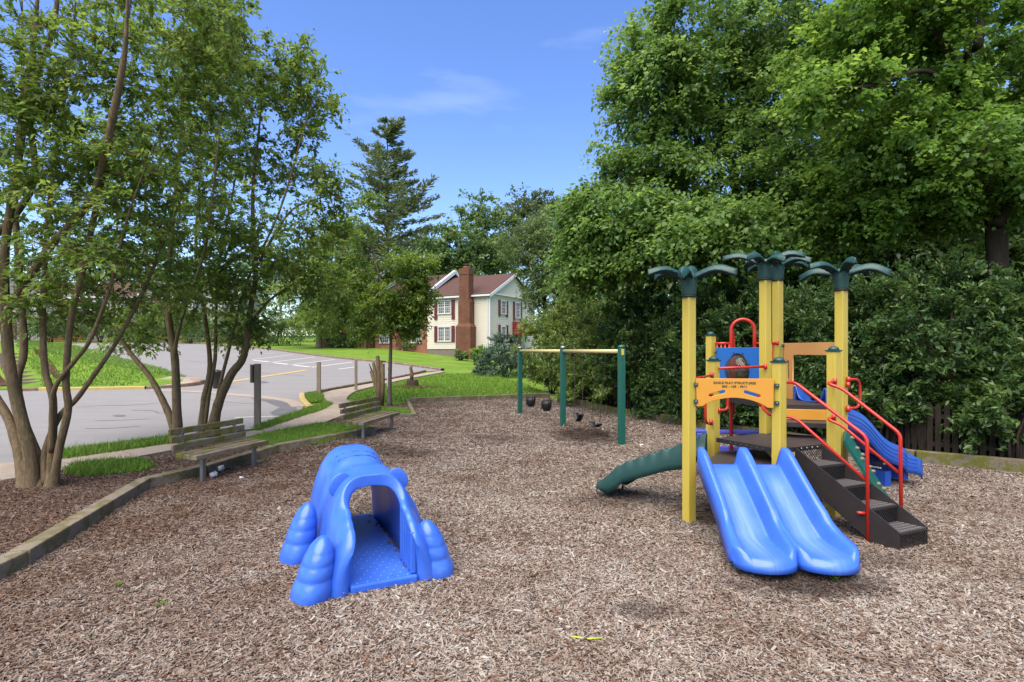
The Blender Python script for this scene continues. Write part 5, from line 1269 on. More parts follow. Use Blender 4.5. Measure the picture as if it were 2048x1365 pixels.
# ---- double blue slide
def bed(v):            # v 0..1 along; distance from the top edge and height of the bed
    y = 1.29 * v
    if y < .10: z = .725 - .02 * (y / .10) ** 2
    elif y < .86:
        t = (y - .10) / .76; z = .705 - .50 * t
    else:
        t = min(1, (y - .86) / .22); z = .205 - .06 * (t - .5 * t * t)
    return y, z
def slide_double():
    n, rows = 44, []
    top = Vector((2.545, 6.08, 0)); ax = Vector((-.02, -1.0, 0)).normalized(); sx = Vector((1, -.02, 0)).normalized()
    prof = []                                             # (u, wall factor)
    W = .50
    for i in range(81):
        u = -1 + 2 * i / 80; prof.append(u)
    for i in range(n + 1):
        v = i / n; y, z = bed(v); row = []
        half = W * (1 + .02 * v + .16 * max(0, (v - .52) / .48) ** 1.2) * (1 if v < .93 else 1 - .05 * ((v - .93) / .07) ** 2)
        wh = .20 * (1 - .10 * v) if v < .62 else .182 * (1 - .72 * min(1, ((v - .62) / .38)) ** 1.0)
        if v < .1: wh = .19 + .01 * v
        zl = [None]
        for u in prof:
            a = abs(u)                                    # trough between the middle ridge (0) and the outer ridge (.93)
            lobe = 0
            if a > .955:                                   # outer skirt falls below
                t = (a - .955) / .045; tp = z + wh - .012; zz = tp + (max(z - .07, .06) - tp) * min(1, t * 1.1); xx = math.copysign(.955 + .03 * t, u)
            else:
                xx = u
                def ridge(dist, flat, wid):
                    q = max(0, dist - flat) / wid; return max(0, 1 - q) ** 1.0 if q < 1 else 0
                c = max(ridge(a, .045, .135), ridge(.955 - a, .075, .135))
                c = c * c * (3 - 2 * c)
                c = c ** .8
                zz = z + wh * c
            # rounded front: each trough ends in its own lobe
            t = (min(a, .955) - .48) / .48; bulge = .20 * max(0, 1 - t * t) ** .5 - .12
            yy = y + bulge * max(0, (v - .66) / .34) ** 1.3
            if v > .955:
                k = (v - .955) / .045; zz = min(zz, zz * (1 - k) + (z + .05 - .08 * k * k) * k) if k < 1 else z - .05
            q = top + ax * yy + sx * (xx * half); row.append((q.x, q.y, max(zz, .055)))
        rows.append(row)
    # lip turned under at the front
    last = rows[-1]; rows.append([(q[0] + ax.x * .010, q[1] + ax.y * .010, max(.045, q[2] - (.05 if q[2] > .09 else .006))) for q in last])
    return rows
rows = [[L_(q) for q in r_] for r_ in slide_double()]
sl = MB().grid(rows).build('double_slide', M['blue'], PS, solid=.022)
wear_sheen = []  # pale scuffs plus sky sheen painted into the colour down each trough
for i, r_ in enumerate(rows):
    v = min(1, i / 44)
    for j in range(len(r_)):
        a = abs(-1 + 2 * j / 80); wear_sheen.append(math.exp(-((a - .50) / .17) ** 2) * min(1, max(0, (v - .10) / .15)) * (1 - .55 * max(0, (v - .72) / .28)))
wa = sl.data.attributes.new('wear_sheen', 'FLOAT', 'POINT'); wa.data.foreach_set('value', np.array(wear_sheen, np.float32))
wm = mat('scuffed blue slide plastic with painted sheen', (.045, .16, .78), .27, .5, [(.055, .185, .82), (.065, .21, .82)], 2.2, bump=.05, bscale=25); nt = wm.node_tree; b_ = nt.nodes['Principled BSDF']
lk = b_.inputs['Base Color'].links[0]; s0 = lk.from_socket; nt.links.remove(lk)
aw_ = nt.nodes.new('ShaderNodeAttribute'); aw_.attribute_name = 'wear_sheen'; tcw = nt.nodes.new('ShaderNodeTexCoord'); mpw = nt.nodes.new('ShaderNodeMapping'); mpw.inputs['Scale'].default_value = (34, 2.2, 2.2)
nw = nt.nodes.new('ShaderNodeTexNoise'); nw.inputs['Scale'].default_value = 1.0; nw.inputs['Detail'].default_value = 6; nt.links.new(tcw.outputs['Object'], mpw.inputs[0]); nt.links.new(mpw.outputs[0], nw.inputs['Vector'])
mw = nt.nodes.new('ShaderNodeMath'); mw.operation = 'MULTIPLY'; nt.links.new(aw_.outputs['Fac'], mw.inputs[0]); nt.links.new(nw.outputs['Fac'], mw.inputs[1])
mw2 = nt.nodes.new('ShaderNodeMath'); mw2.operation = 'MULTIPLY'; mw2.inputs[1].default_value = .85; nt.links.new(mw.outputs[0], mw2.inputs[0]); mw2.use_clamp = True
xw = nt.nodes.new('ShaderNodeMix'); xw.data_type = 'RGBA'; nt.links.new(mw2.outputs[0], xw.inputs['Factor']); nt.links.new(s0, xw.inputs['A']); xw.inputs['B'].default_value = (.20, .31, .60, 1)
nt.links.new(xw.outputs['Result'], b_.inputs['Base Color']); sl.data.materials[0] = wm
gr = MB()
for s in (-1, 1):
    for k in range(7):
        u = s * .48 + (k - 3) * .075; x0 = 2.545 - .02 * 1.2 + u * .56
        gr.box(L_((x0, 6.08 - 1.20, .176)), (.005, .26 - .02 * abs(k - 3), .012), R(-1))
gr.build('grip_lines', M['darkblue'], sl)
MB().tube([L_((2.53, 4.95, -.05)), L_((2.53, 4.95, .12))], .02, 8).build('slide_leg', M['dark'], sl)

def trough(name, m, top, end_, half, z_of, wall, lip, n=40, scal=0, nlip=8, flare=0, th=.02):
    """single slide from top to end (plan points); z_of(v) bed height, wall(v) side height"""
    top, end_ = Vector((*top, 0)), Vector((*end_, 0)); ax = (end_ - top); L = ax.length; ax.normalize(); sx = Vector((-ax.y, ax.x, 0))
    rows = []
    for i in range(n + 1):
        v = i / n; z = z_of(v); w = wall(v) + (scal * math.sin(v * 2 * math.pi * 8.0) if .06 < v < .82 else 0); hw = half * (1 + flare * max(0, (v - .7) / .3) ** 1.5); row = []
        for (u, f) in ((-1.10, -1), (-1.10, -.4), (-1.10, .93), (-1.07, 1.0), (-1.0, 1.0), (-.965, .95), (-.90, .62), (-.80, .30), (-.66, .10), (-.45, .01), (-.2, 0), (0, 0), (.2, 0), (.45, .01), (.66, .10), (.80, .30), (.90, .62), (.965, .95), (1.0, 1), (1.07, 1), (1.10, .93), (1.10, -.4), (1.10, -1)):
            zz = z + (w * f if f > 0 else f * (lip(v) if callable(lip) else lip))
            e = max(0, (v - .93) / .07); zz = zz * (1 - .0 * e)
            yy = L * v + (.06 * (1 - u * u / 1.2) * max(0, (v - .8) / .2))
            q = top + ax * yy + sx * u * hw; row.append((q.x, q.y, zz))
        rows.append(row)
    l = rows[-1]; rows.append([(q[0] + ax.x * .015, q[1] + ax.y * .015, min(q[2], z_of(1) + .03) - .05) for q in l])
    return MB().grid([[L_(q) for q in r_] for r_ in rows]).build(name, m, PS, solid=th)
# green scalloped slide to the left
gz = lambda v: float(np.interp(v, [0, .06, .25, .5, .72, .80, .87, .94, 1], [.675, .67, .615, .49, .375, .30, .225, .175, .16]))
gs = trough('green_slide', M['green'], (2.34, 6.86), (1.33, 7.66), .25, gz, lambda v: float(np.interp(v, [0, .06, .16, .72, .87, 1], [.25, .23, .14, .12, .10, .045])), lambda v: float(np.interp(v, [0, .72, .8, .88, .95, 1], [.12, .13, .15, .13, .08, .03])), 90, .013)
MB().tube([L_((1.52, 7.56, -.05)), L_((1.52, 7.56, .14))], .016, 8).build('slide_leg', M['dark'], gs)
# deep blue wave slide to the right
wz = lambda v: 1.275 - .04 * min(1, v / .08) - .93 * max(0, min(1, (v - .05) / .80)) ** 1.0 - .05 * max(0, (v - .85) / .15) + .04 * math.sin(v * 2 * math.pi * 2.2 + 2.4) * (1 if .15 < v < .85 else .2)
ws = trough('wave_slide', M['darkblue'], (4.17, 7.72), (5.90, 8.34), .24, wz, lambda v: .19 if v < .82 else .19 - .06 * (v - .82) / .18, .10, 60, 0, flare=.12)
for dz_ in (.035, .0, -.035, -.07):
    pts = []
    top, end_ = Vector((4.17, 7.72, 0)), Vector((5.90, 8.34, 0)); ax = (end_ - top); Lw = ax.length; ax.normalize(); sx = Vector((-ax.y, ax.x, 0))
    for i in range(3, 40):
        v = i / 41; hw = .24 * (1 + .12 * max(0, (v - .7) / .3) ** 1.5); q = top + ax * Lw * v - sx * (1.10 * hw + .012); q.z = wz(v) + .06 + dz_ * 1.6; pts.append(L_(q))
    MB().tube(pts, .004, 5).build('rib', M['darkblue'], ws)
MB().box(L_((5.42, 8.17, .12)), (.12, .34, .22), R(20)).build('slide_foot', M['darkblue'], ws)
MB().box(L_((5.76, 8.28, .16)), (.10, .34, .16), R(20)).build('slide_foot', M['darkblue'], ws)
MB().tube([L_((5.58, 8.13, -.05)), L_((5.58, 8.13, .2))], .022, 8).build('slide_leg', M['dark'], ws)
# teal climbing wall
cw = MB(); q0, q1 = Vector((4.30, 7.06, .98)), Vector((4.02, 6.64, .9)); o = Vector((.47, -.30, 0))
q = [q0, q1, q1 + o + Vector((0, 0, -.95)), q0 + o + Vector((0, 0, -1.0))]; nn = (q[1] - q[0]).cross(q[3] - q[0]).normalized()
if nn.z < 0: nn = -nn
cw.add([L_(x) for x in q] + [L_(x - nn * .03) for x in q], [(0, 1, 2, 3), (7, 6, 5, 4), (0, 4, 5, 1), (1, 5, 6, 2), (2, 6, 7, 3), (3, 7, 4, 0)])
cwo = cw.build('climbing_wall', M['teal'], PS)
M['hold'] = mat('tan climbing hold', (.33, .25, .12), .7, .3, [(.25, .2, .1)], 20)
for (a, b) in ((.12, .10), (.14, .30), (.12, .50), (.30, .20), (.32, .42), (.14, .70), (.45, .6), (.5, .3), (.7, .4), (.14, .88)):
    c = q[0].lerp(q[1], a).lerp(q[3].lerp(q[2], a), b); hb = MB(); hb.lathe([(.034, 0), (.032, .018), (.018, .032)], L_(c), 9, 1, .8)
    for dv in (0,): hb.build('climbing_hold', M['hold'], cwo)
# blue slatted seat tucked under the rear of the structure
se = bpy.data.objects.new('under_deck_bench', None); se.location = L_((3.35, 8.75, 0)); link(se, PS)
for k in range(4):
    MB().box((0, -.17 + .11 * k, .72 - .012 * k), (1.0, .085, .05), R(-12)).build('slat', M['violet'], se, bevel=.01)
for x in (-.35, .32): MB().box((x, .0, .50), (.14, .3, .38), R(-12)).build('leg', M['violet'], se, bevel=.01)
MB().box((0, -.22, .38), (1.0, .05, .24), R(-12)).build('front_panel', M['violet'], se, bevel=.01)
pipe([(2.95, 7.0, .60), (3.42, 7.36, .64)], .014, .05, 'brace')

# ------------------------------------------------------------------ hippo crawl tunnel
mid = Vector((-1.05, 4.575, 0)); ax = Vector((-.43, .90, 0)).normalized(); sxv = Vector((ax.y, -ax.x, 0))
HP = empty('crawl_tunnel', mid, 'blue plastic hippo shaped crawl tunnel with open mouth standing on the wood chips', 'play tunnel', rz=math.atan2(ax.y, ax.x) - math.pi / 2)
# local: x to the right, y back along the body, z up
def lerpk(t, ks):
    for (a, va), (b, vb) in zip(ks, ks[1:]):
        if t <= b:
            k = max(0, min(1, (t - a) / (b - a))); k = k * k * (3 - 2 * k); return va + (vb - va) * k
    return ks[-1][1]
Wk = [(0, .40), (.3, .385), (.6, .37), (.9, .36), (1.12, .325), (1.35, .36), (1.7, .385), (2.05, .33)]
Hk = [(0, .70), (.35, .78), (.60, .845), (.85, .89), (1.0, .87), (1.15, .82), (1.35, .89), (1.65, .955), (1.95, .90), (2.08, .82)]
def arch_pt(s, a, w, h):
    """a from -1 (left foot) through 0 (apex) to 1"""
    ang = a * math.pi / 2; n = 2.25
    n = 3.3 if s < .9 else (3.0 if s > 1.3 else 3.3 - .3 * (s - .9) / .4)
    sx_ = math.copysign(abs(math.sin(ang)) ** (2 / n), a); cz = max(0, math.cos(ang)) ** (2 / n)
    fl = .09 * (1 - cz)
    return (sx_ * (w + fl), s, h * cz)
OPEN = .58
EDGE = [(0, .36), (.02, .43), (.06, .49), (.14, .545), (.26, .60), (.40, .655)]
def edge_h(s): return lerpk(s, EDGE)
def inner_pt(s, a, w, h):
    ang = a * math.pi / 2; n = 3.4
    sx_ = math.copysign(abs(math.sin(ang)) ** (2 / n), a); cz = max(0, math.cos(ang)) ** (2 / n)
    return (sx_ * (w + .02 * (1 - cz)), s, h * cz)
WI = [(0, .245), (.3, .265), (.6, .30), (1.0, .30), (1.6, .31), (2.1, .28)]
ss = [0, .008, .02, .04, .065, .09] + [.09 + .31 * k / 8 for k in range(1, 9)] + [.40 + (OPEN - .40) * math.sin(math.pi / 2 * k / 12) for k in range(1, 13)] + [OPEN + (2.06 - OPEN) * k / 32 for k in range(1, 33)]
def wall_a(s):
    """how far up each side wall reaches (1 foot .. 0 apex)"""
    h = lerpk(s, Hk)
    a40 = math.acos(min(1, (edge_h(.40) / lerpk(.40, Hk)) ** 1.65)) / (math.pi / 2)
    if s >= OPEN: return 0
    if s <= .40: return math.acos(min(1, (edge_h(s) / h) ** 1.65)) / (math.pi / 2)
    k = (s - .40) / (OPEN - .40); return a40 * math.sqrt(max(0, 1 - k * k))
bm = bmesh.new(); KN = 18
grids = []
for side in (-1, 1):
    rws = []
    for s in ss:
        w, h = lerpk(s, Wk), lerpk(s, Hk); a0 = wall_a(s); f = math.sqrt(max(0, 1 - max(0, 1 - s / .13) ** 2)) if s < .13 else 1
        hi = h - (.105 if s < .8 else .105 - .03 * min(1, (s - .8) / .3)); wi = lerpk(s, WI); O, I, MM = [], [], []
        for k in range(KN + 1):
            a = side * (1 - (1 - a0) * k / KN)
            o = Vector(arch_pt(s, a, w, h)); i_ = Vector(inner_pt(s, a, wi, hi))
            if s < OPEN:
                q_ = abs(a) * math.pi / 2; nn_ = Vector((side * math.sin(q_) ** .6, 0, max(0, math.cos(q_)) ** 1.5)).normalized(); e_ = (1 - k / KN)
                o2 = i_ + nn_ * (.058 + (.15 - .06 * s / OPEN) * e_ ** .9); b_ = min(1, max(0, (OPEN - s) / .22)); b_ = b_ * b_ * (3 - 2 * b_); o = o.lerp(o2, b_)
            m = (o + i_) / 2
            O.append(m + (o - m) * f); I.append(m + (i_ - m) * f); MM.append(m)
        rim = []
        if s < OPEN:
            e = (O[-1] - I[-1]); up = (MM[-1] - MM[-2]).normalized() * .016 * f
            for k in (.15, .5, .85): rim.append(O[-1] - e * k + up * (1 if k == .5 else .7))
        else:
            e = (O[-1] - I[-1]); rim = [O[-1] - e * k for k in (.15, .5, .85)]
        rws.append([O, rim, I])
    # round the rump edge over
    O, rim, I = rws[-1]
    rws.append([[(q + i_) / 2 + (q - i_) * .30 + Vector((0, .035, 0)) for q, i_ in zip(O, I)], rim, [(q + i_) / 2 + (i_ - q) * .30 + Vector((0, .035, 0)) for q, i_ in zip(O, I)]])
    V = [[bm.verts.new(q) for q in r_[0] + r_[1] + r_[2][::-1]] for r_ in rws]
    m = len(V[0])
    for i in range(len(V) - 1):
        for j in range(m - 1):
            if KN <= j < m - KN - 1 and ss[min(i, len(ss) - 1)] >= OPEN - 1e-6: continue
            bm.faces.new((V[i][j], V[i][j + 1], V[i + 1][j + 1], V[i + 1][j]))
    for j in range(KN): bm.faces.new((V[-1][j], V[-1][j + 1], V[-1][m - 2 - j], V[-1][m - 1 - j]))
bmesh.ops.remove_doubles(bm, verts=bm.verts, dist=4e-4)
bmesh.ops.recalc_face_normals(bm, faces=bm.faces)
for f in bm.faces: f.smooth = True
me = bpy.data.meshes.new('body'); bm.to_mesh(me); bm.free(); me.materials.append(M['blue'])
bo = bpy.data.objects.new('body', me); link(bo, HP)
md = bo.modifiers.new('sm', 'SUBSURF'); md.levels = 1; md.render_levels = 1
# mouth walls thicken towards the front, eye ridge, creases
fl = MB(); fl.box((0, 1.02, .035), (.56, 2.0, .07))
flo = fl.build('floor', M['blue'], HP, bevel=.015)
dots = MB()
for j in range(13):
    for i in range(6):
        dots.lathe([(.008, 0), (.006, .003)], (-.22 + .085 * i + (.04 if j % 2 else 0), .07 + .075 * j, .0705), 6)
M['wornblue'] = mat('scuffed pale blue plastic', (.20, .38, .80), .5)
dots.build('grip_dots', M['wornblue'], flo)
for k in range(5):           # teeth flutes inside the right wall
    y = .07 + .085 * k; top = edge_h(y) - .085
    MB().box((.248, y, top / 2 + .05), (.05, .045, top - .05)).build('flute', M['blue'], HP, bevel=.012)
def ear(sg):
    s_ = .70; q = Vector(arch_pt(s_, sg * .40, lerpk(s_, Wk), lerpk(s_, Hk))); q2 = Vector(arch_pt(s_, sg * .44, lerpk(s_, Wk), lerpk(s_, Hk)))
    tan = (q2 - q).normalized(); yv = Vector((0, 1, 0)); nv_ = tan.cross(yv).normalized()
    if nv_.z < 0: nv_ = -nv_
    rows = []
    for i in range(15):
        th = math.pi * i / 14; row = []
        for k in range(17):
            ph = math.pi * 2 * k / 16
            e = Vector((math.cos(th), math.sin(th) * math.cos(ph), math.sin(th) * math.sin(ph)))
            yy = e.z * .075; yy = yy * (.15 if yy < 0 else 1)
            row.append(q + tan * e.x * .115 + nv_ * e.y * .085 + yv * (yy - .02) + Vector((0, -.05 * abs(e.x) ** 2 * 0, 0)))
        rows.append(row)
    return MB().grid(rows).build('ear', M['blue'], HP, weld=True)
ear(-1); ear(1)
def leg(x, y, sgn, hgt=.52, yaw=0):
    prof = [(.215, -.04), (.235, .05), (.225, .12), (.205, .165), (.196, .18), (.203, .205), (.196, .255), (.182, .285), (.176, .30), (.178, .325), (.165, .365), (.150, .392), (.144, .405), (.138, .425), (.112, .465), (.07, .505), (.02, .53)]
    prof = [(r * .90, z * hgt / .53) for r, z in prof]; seg = 36; v = []; f = []
    for r, z in prof:
        for k in range(seg):
            a = 2 * math.pi * k / seg
            toe = 1.0
            if z < .16: toe = 1 + .055 * abs(math.cos(2.5 * (a - (math.pi if sgn < 0 else 0)))) * (1 - max(0, z) / .16) - .02
            lean = -.10 * sgn * max(0, z) / .5
            v.append((x + lean + r * .78 * toe * math.cos(a), y + r * 1.0 * toe * math.sin(a), z))
    for i in range(len(prof) - 1):
        for k in range(seg):
            k2 = (k + 1) % seg; f.append((i * seg + k, i * seg + k2, (i + 1) * seg + k2, (i + 1) * seg + k))
    f.append(tuple((len(prof) - 1) * seg + k for k in range(seg)))
    mb = MB(); mb.add(v, f, True); return mb.build('leg', M['blue'], HP, sub=1)
leg(-.575, .15, -1, .48); leg(-.615, 1.06, -1, .53); leg(.50, .19, 1, .48); leg(.52, 1.12, 1, .53)
for yy in (1.34, 1.47):
    h = lerpk(yy, Hk)
    MB().tube([arch_pt(yy, a, lerpk(yy, Wk), h + .002) for a in (-.26, -.13, 0, .13, .26)], .005, 6).build('crease', M['darkblue'], HP)
def litter_mesh(): return None
k = 26
yy = RNG.uniform(.05, 1.9, k); pts = np.stack([.27 - np.abs(RNG.normal(0, .03, k)), yy, np.full(k, .078)], -1)
wpts = np.array([list(HP.matrix_basis @ Vector(q)) for q in pts])
scatter('dead_leaves', wpts, np.stack([RNG.normal(0, .3, k), RNG.normal(0, .3, k), RNG.uniform(0, 6, k)], -1), RNG.uniform(.6, 1.4, (k, 3)), M['litterleaf'], 'CUBE', (.03, .015, .004))
#@@PART4

# ------------------------------------------------------------------ swing set
sA, sB, sC = at(1040, 827), at(1126, 853), at(1243, 890)
SW = empty('swing_set', (sB.x, sB.y, 0), 'green posted swing frame with a cream top beam in two bays', 'swing set')
def SWL(q): return Vector(q) - SW.location
bz = 1.965; sdir = (sC - sA).normalized()
for i, q in enumerate((sA, sB, sC)):
    q.z = 0
    MB().box(SWL((q.x, q.y, .98)), (.125, .125, 2.16), R(20)).build('post', M['greenpost'], SW, bevel=.01)
    c = MB(); c.lathe([(.085, 2.045), (.08, 2.075), (.045, 2.10), (.01, 2.105)], SWL((q.x, q.y, 0)), 12); c.build('post_cap', M['metal' if i < 2 else 'greenpost'], SW)
MB().box(SWL((sC.x + .012, sC.y - .068, 1.955)), (.06, .006, .13), R(20)).build('sticker', M['bulletin'], SW)
for a, b in ((sA, sB), (sB, sC)):
    d = (b - a).normalized(); MB().tube([SWL(a + d * .07 + Vector((0, 0, bz))), SWL(b - d * .07 + Vector((0, 0, bz)))], .045, 12).build('top_beam', M['cream'], SW)
def on_beam(px):
    k = (px - CX) / FPX   # x = k*y along the beam line
    t = (k * sA.y - sA.x) / ((sC.x - sA.x) - k * (sC.y - sA.y)); q = sA + (sC - sA) * t; return Vector((q.x, q.y, bz))
def chain(mb, a, b, r=.0095):
    n = max(2, int((b - a).length / .045))
    for i in range(n):
        p_, q_ = a.lerp(b, i / n), a.lerp(b, (i + .9) / n); mb.tube([p_, q_], r * (1.0 if i % 2 else .62), 4, False)
def swing(px0, px1, kind, zs, label, grp, dip=0.0, shift=Vector((0, 0, 0))):
    a, b = on_beam(px0), on_beam(px1); c = (a + b) / 2 + shift; c.z = zs
    t = empty('swing', (c.x, c.y, zs), label, 'swing', grp)
    for q, s in ((a, -1), (b, 1)):
        MB().tube([q - t.location + Vector((0, 0, -.06)), q - t.location + Vector((0, 0, -.03))], .018, 8).build('hanger', M['metal'], t)
        e = c + sdir * s * (-1 if sdir.dot(b - a) < 0 else 1) * (.15 if kind == 'bucket' else .20)
        e.z = zs + (.13 if kind == 'bucket' else .12)
        mb = MB(); chain(mb, q - t.location + Vector((0, 0, -.05)), e - t.location); mb.build('chain', M['chain'], t)
    ang = math.atan2(sdir.y, sdir.x)
    if kind == 'bucket':
        rows = []
        for z_, w, d_ in ((.14, .155, .13), (.145, .16, .135), (.06, .15, .13), (-.04, .125, .115), (-.11, .08, .08), (-.125, .01, .01)):
            rows.append([Vector((w * math.cos(R(k * 15)), d_ * math.sin(R(k * 15)), z_ + (.035 * max(0, math.sin(R(k * 15))) if z_ > 0 else 0))) for k in range(25)])
        o = MB().grid(rows).build('bucket_seat', M['rubber'], t, solid=.018); o.rotation_euler.z = ang
        MB().box((0, -.14, .03), (.06, .02, .17)).build('front_strap', M['rubber'], o)
    else:
        rows = []
        for k in range(13):
            u = -1 + k / 6; x = .20 * u * (1 if dip < .15 else .82); z = dip * (u * u if dip < .15 else abs(u) ** .9) - .03
            rows.append([Vector((x, y_, z)) for y_ in (-.07, 0, .07)])
        o = MB().grid(rows).build('belt_seat', M['rubber'], t, solid=.014); o.rotation_euler.z = ang
        for s in (-1, 1): MB().box((s * .19 * (1 if dip < .15 else .84), 0, dip - .02), (.03, .09, .03)).build('end_clip', M['metal'], o)
    return t
swing(1056, 1068, 'bucket', .42, 'black bucket swing seat nearest the far green post', 'swings hanging from the green frame')
swing(1086, 1101, 'bucket', .42, 'black bucket swing seat beside the middle green post', 'swings hanging from the green frame')
swing(1149, 1165, 'belt', .28, 'black belt swing folded sharply into a V', 'swings hanging from the green frame', .19)
swing(1193, 1212, 'belt', .22, 'low hanging black belt swing nearest the front green post', 'swings hanging from the green frame', .10, Vector((-.05, .5, 0)))

# ------------------------------------------------------------------ benches
def bench(legA, legB, label, drop=0.0):
    """legA, legB: ground points of the two visible legs (front of seat)"""
    a, b = Vector(legA), Vector(legB); d = (b - a); d.z = 0; L = d.length; d.normalize(); back = Vector((-d.y, d.x, 0))
    if back.x > 0: back = -back
    base = (a + b) / 2; base.z = min(a.z, b.z)
    t = empty('park_bench', base, label, 'bench', 'timber benches by the walk')
    def Q(u, v, z): return d * u + back * v + Vector((0, 0, z - drop))
    h = L / 2 + .22
    for k in range(3):
        v = .02 + .135 * k; MB().bar(Q(-h, v, .405 + .008 * k), Q(h, v, .405 + .008 * k), .125, .07).build('seat_plank', M['wood' if k < 2 else 'moss'], t, bevel=.008)
    for k in range(3):
        z = .525 + .115 * k; v = .435 + .028 * k
        MB().bar(Q(-h + .02, v, z), Q(h - .02, v, z + .0), .045, .092, up=tuple(Vector((0, 0, 1)) + back * -.0)).build('back_slat', M['moss'], t, bevel=.007)
    for u in (-L / 2, L / 2):
        f = MB().bar(Q(u, .07, -.1), Q(u, .07, .37), .055, .055, up=tuple(d)).build('leg', M['metal'], t)
        MB().bar(Q(u, .02, .352), Q(u, .44, .352), .05, .03).build('seat_bearer', M['metal'], f)
        MB().bar(Q(u, .40, .345), Q(u, .505, .80), .045, .03, up=tuple(d)).build('back_bracket', M['metal'], f)
    return t
bench(at(413, 966), at(515, 934), 'weathered wooden bench with mossy back slats nearest the camera on the left')
bench(ground(-2.99, 11.3), ground(-2.72, 12.75), 'smaller looking mossy bench farther along beside the lawn corner', .03)

# ------------------------------------------------------------------ posts, stump, bin and small things
def timber_post(px, base_py, top_py, w, label, group='timber posts by the parking lot'):
    b = at(px, base_py); h = (base_py - top_py) / FPX * b.y
    t = empty('timber_post', b, label, 'post', group)
    MB().box((0, 0, h / 2 - .1), (w, w, h + .2), R(12)).build('shaft', M['postwood'], t, bevel=.015)
    return t, b, h
t, b, h = timber_post(515, 857, 728, .145, 'timber post with a small sign panel by the near bench')
MB().bar((-.11, .02, h - .48), (-.11, .02, h - .02), .30, .05, up=(1, 0, 0)).build('sign_panel', M['postwood'], t, bevel=.01)
timber_post(637.5, 789, 724, .16, 'bare timber post standing beside the walk at the lot entrance')
timber_post(712, 782, 719, .12, 'slender timber post nearest the parking stalls')
b = at(752, 812)
t = empty('pruned_tree_stump', b, 'cluster of cut tan stems pruned to stubs beside the young tree', 'tree stump')
for (x0, x1, top, r) in ((762, 742, 742, .075), (752, 747, 725, .07), (757, 755, 712, .085), (764, 766, 728, .08), (768, 762, 722, .06)):
    e = P(x1, top, b.y) - b; s = P(x0, 812, b.y) - b; s.z = -.05; s = s * .45 + Vector((.08, 0, 0))
    MB().tube([s, s.lerp(e, .4) + Vector((.03, .02, 0)), e], [r * 1.25, r, r * .8], 8).build('stem', M['bark'], t)
for (a, e) in (((745, 745), (738, 728)), ((756, 722), (772, 724))):
    MB().tube([P(*a, b.y) - b, P(*e, b.y) - b], [.035, .02], 6).build('stub', M['barkgrey'], t)
b = at(825, 774)
t = empty('sawn_stump', b, 'low dark sawn stump on the lawn with an upright stick of wood', 'tree stump')
MB().lathe([(.34, -.05), (.27, .1), (.25, .3), (.22, .33)], (0, 0, 0), 10, 1.1, .8).build('stump', M['barkdark'], t)
MB().tube([(-.05, 0, .3), (-.02, 0, .6), (-.09, 0, .88), (-.05, 0, 1.0)], [.09, .085, .075, .06], 7).build('stick', M['bark'], t)
ring = MB(); ring.lathe([(1.5, .0), (.9, .05), (.1, .06)], (0, .2, 0), 18, 1, .8); ring.build('mulch_ring', M['mulch'], t)
b = at(434, 777)
t = empty('litter_bin', b, 'small black litter bin standing at the corner of the road', 'litter bin')
MB().lathe([(.15, .0), (.17, .08), (.20, .68), (.235, .70), (.235, .78), (.20, .80)], (0, 0, 0), 14).build('body', M['dark'], t)
MB().lathe([(.12, .79), (.1, .82), (.02, .84)], (0, 0, 0), 12).build('lid', M['rubber'], t)
b = at(776, 778)
t = empty('marker_post', b, 'thin pale marker post behind the young tree trunk', 'marker post')
MB().box((0, 0, .5), (.09, .03, 1.1), .2).build('strip', M['paper'], t)
MB().box((0, -.02, .93), (.07, .01, .12), .2).build('reflector', M['bulletin'], t)
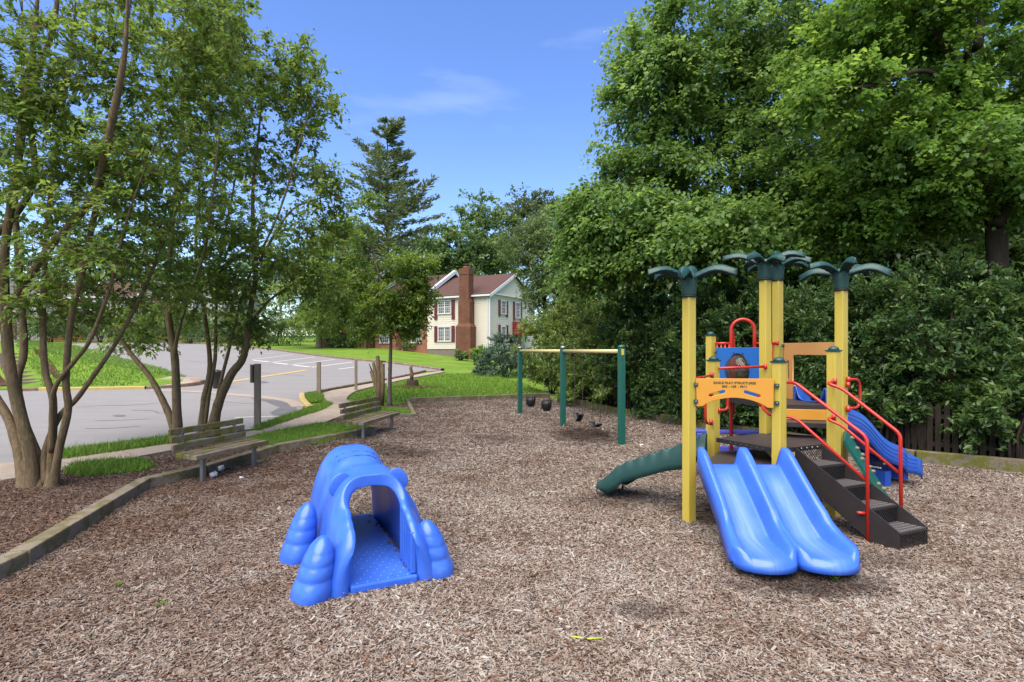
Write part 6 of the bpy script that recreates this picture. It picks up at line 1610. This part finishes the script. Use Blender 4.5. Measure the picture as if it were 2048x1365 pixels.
# litter
def scrap(px, py, s, label, seed):
    rg = random.Random(seed); b = at(px, py); mb = MB(); bm = bmesh.new(); bmesh.ops.create_icosphere(bm, subdivisions=2, radius=s)
    for v in bm.verts: v.co *= rg.uniform(.6, 1.25); v.co.z *= .55
    me = bpy.data.meshes.new('paper_scrap'); bm.to_mesh(me); bm.free(); me.materials.append(M['paper'])
    o = bpy.data.objects.new('paper_scrap', me); o.location = b + Vector((0, 0, s * .4)); o.rotation_euler.z = rg.uniform(0, 6); link(o)
    tag(o, label, 'litter')
scrap(482, 958, .035, 'small white scrap on the chips in front of the near bench', 1)
scrap(1283, 893, .05, 'white crumpled scrap right of the front swing post', 2)
scrap(1205, 860, .03, 'tiny white scrap behind the belt swings', 3)
for (px, py, lab) in ((421, 958, 'white plastic cup on its side by the bench leg'), (436, 945, 'white plastic cup tucked against the timber under the bench')):
    b = at(px, py); t = empty('plastic_cup', b + Vector((0, 0, .05)), lab, 'cup', 'cups under the near bench')
    c = MB(); c.tube([(0, 0, 0), (.05, .06, .01)], [.038, .05], 12); c.build('cup', M['paper'], t)
    c = MB(); c.tube([(.05, .06, .01), (.055, .066, .011)], [.054, .054], 12); c.build('rim', M['metal'], t)
gs_ = MB().tube([P(1143, 1273, 3.82) * 1 - Vector((0, 0, 0)) for _ in (0,)] + [], .006) if False else None
a_, b_ = at(1143, 1274, .02), at(1205, 1277, .02)
c_ = (a_ + b_) / 2 + Vector((0, .0, -.006))
o = MB().tube([a_ - c_, Vector((0, -.01, 0)), b_ - c_], .0062, 8).build('plastic_stick', M['stickgreen']); o.location = c_; tag(o, 'bright lime stick lying on the chips in the foreground', 'stick')
def weed(px, py, s, n, label, lm=L_bright):
    b = at(px, py); t = empty('weed', b, label, 'weed')
    pos, dd = [], []
    st = MB()
    for k in range(n):
        a = random.uniform(0, 6.28); r = random.uniform(.2, 1) * s; e = Vector((math.cos(a) * r, math.sin(a) * r, random.uniform(.3, .9) * s))
        st.tube([(0, 0, -.01), e * .5 + Vector((0, 0, .1 * s)), e], [.003, .0025, .002], 4); pos.append(e); dd.append(e.normalized() + Vector((0, 0, .1)))
    st.build('stems', lm, t)
    pos = np.array([list(q) for q in pos]); dd = np.array([list(q) for q in dd])
    leaf_mesh('leaves', pos, dd, np.tile([0, 0, 1.], (n, 1)) + RNG.normal(0, .3, (n, 3)), np.full(n, s * .75), .55, lm, t, RNG.uniform(.5, 1, n))
weed(1672, 1166, .05, 12, 'small green seedling just in front of the double slide')
weed(1562, 1148, .03, 8, 'tiny green seedling under the lip of the double slide')
weed(322, 1215, .045, 12, 'small yellow green weed in the left foreground chips')
weed(238, 1178, .05, 16, 'thin green grass tuft in the left foreground chips', L_myrtle)
weed(180, 1278, .03, 8, 'tiny weed at the bottom left of the chips')
weed(532, 924, .06, 14, 'small weed by the right leg of the near bench')
weed(600, 1128, .035, 6, 'little leaf between the left feet of the blue tunnel')
print('TRIS', sum(len(m.loop_triangles) if m.loop_triangles else sum(len(p.vertices) - 2 for p in m.polygons) for m in (o.data for o in SC.objects if o.type == 'MESH' and len(o.data.polygons) < 1e7)))
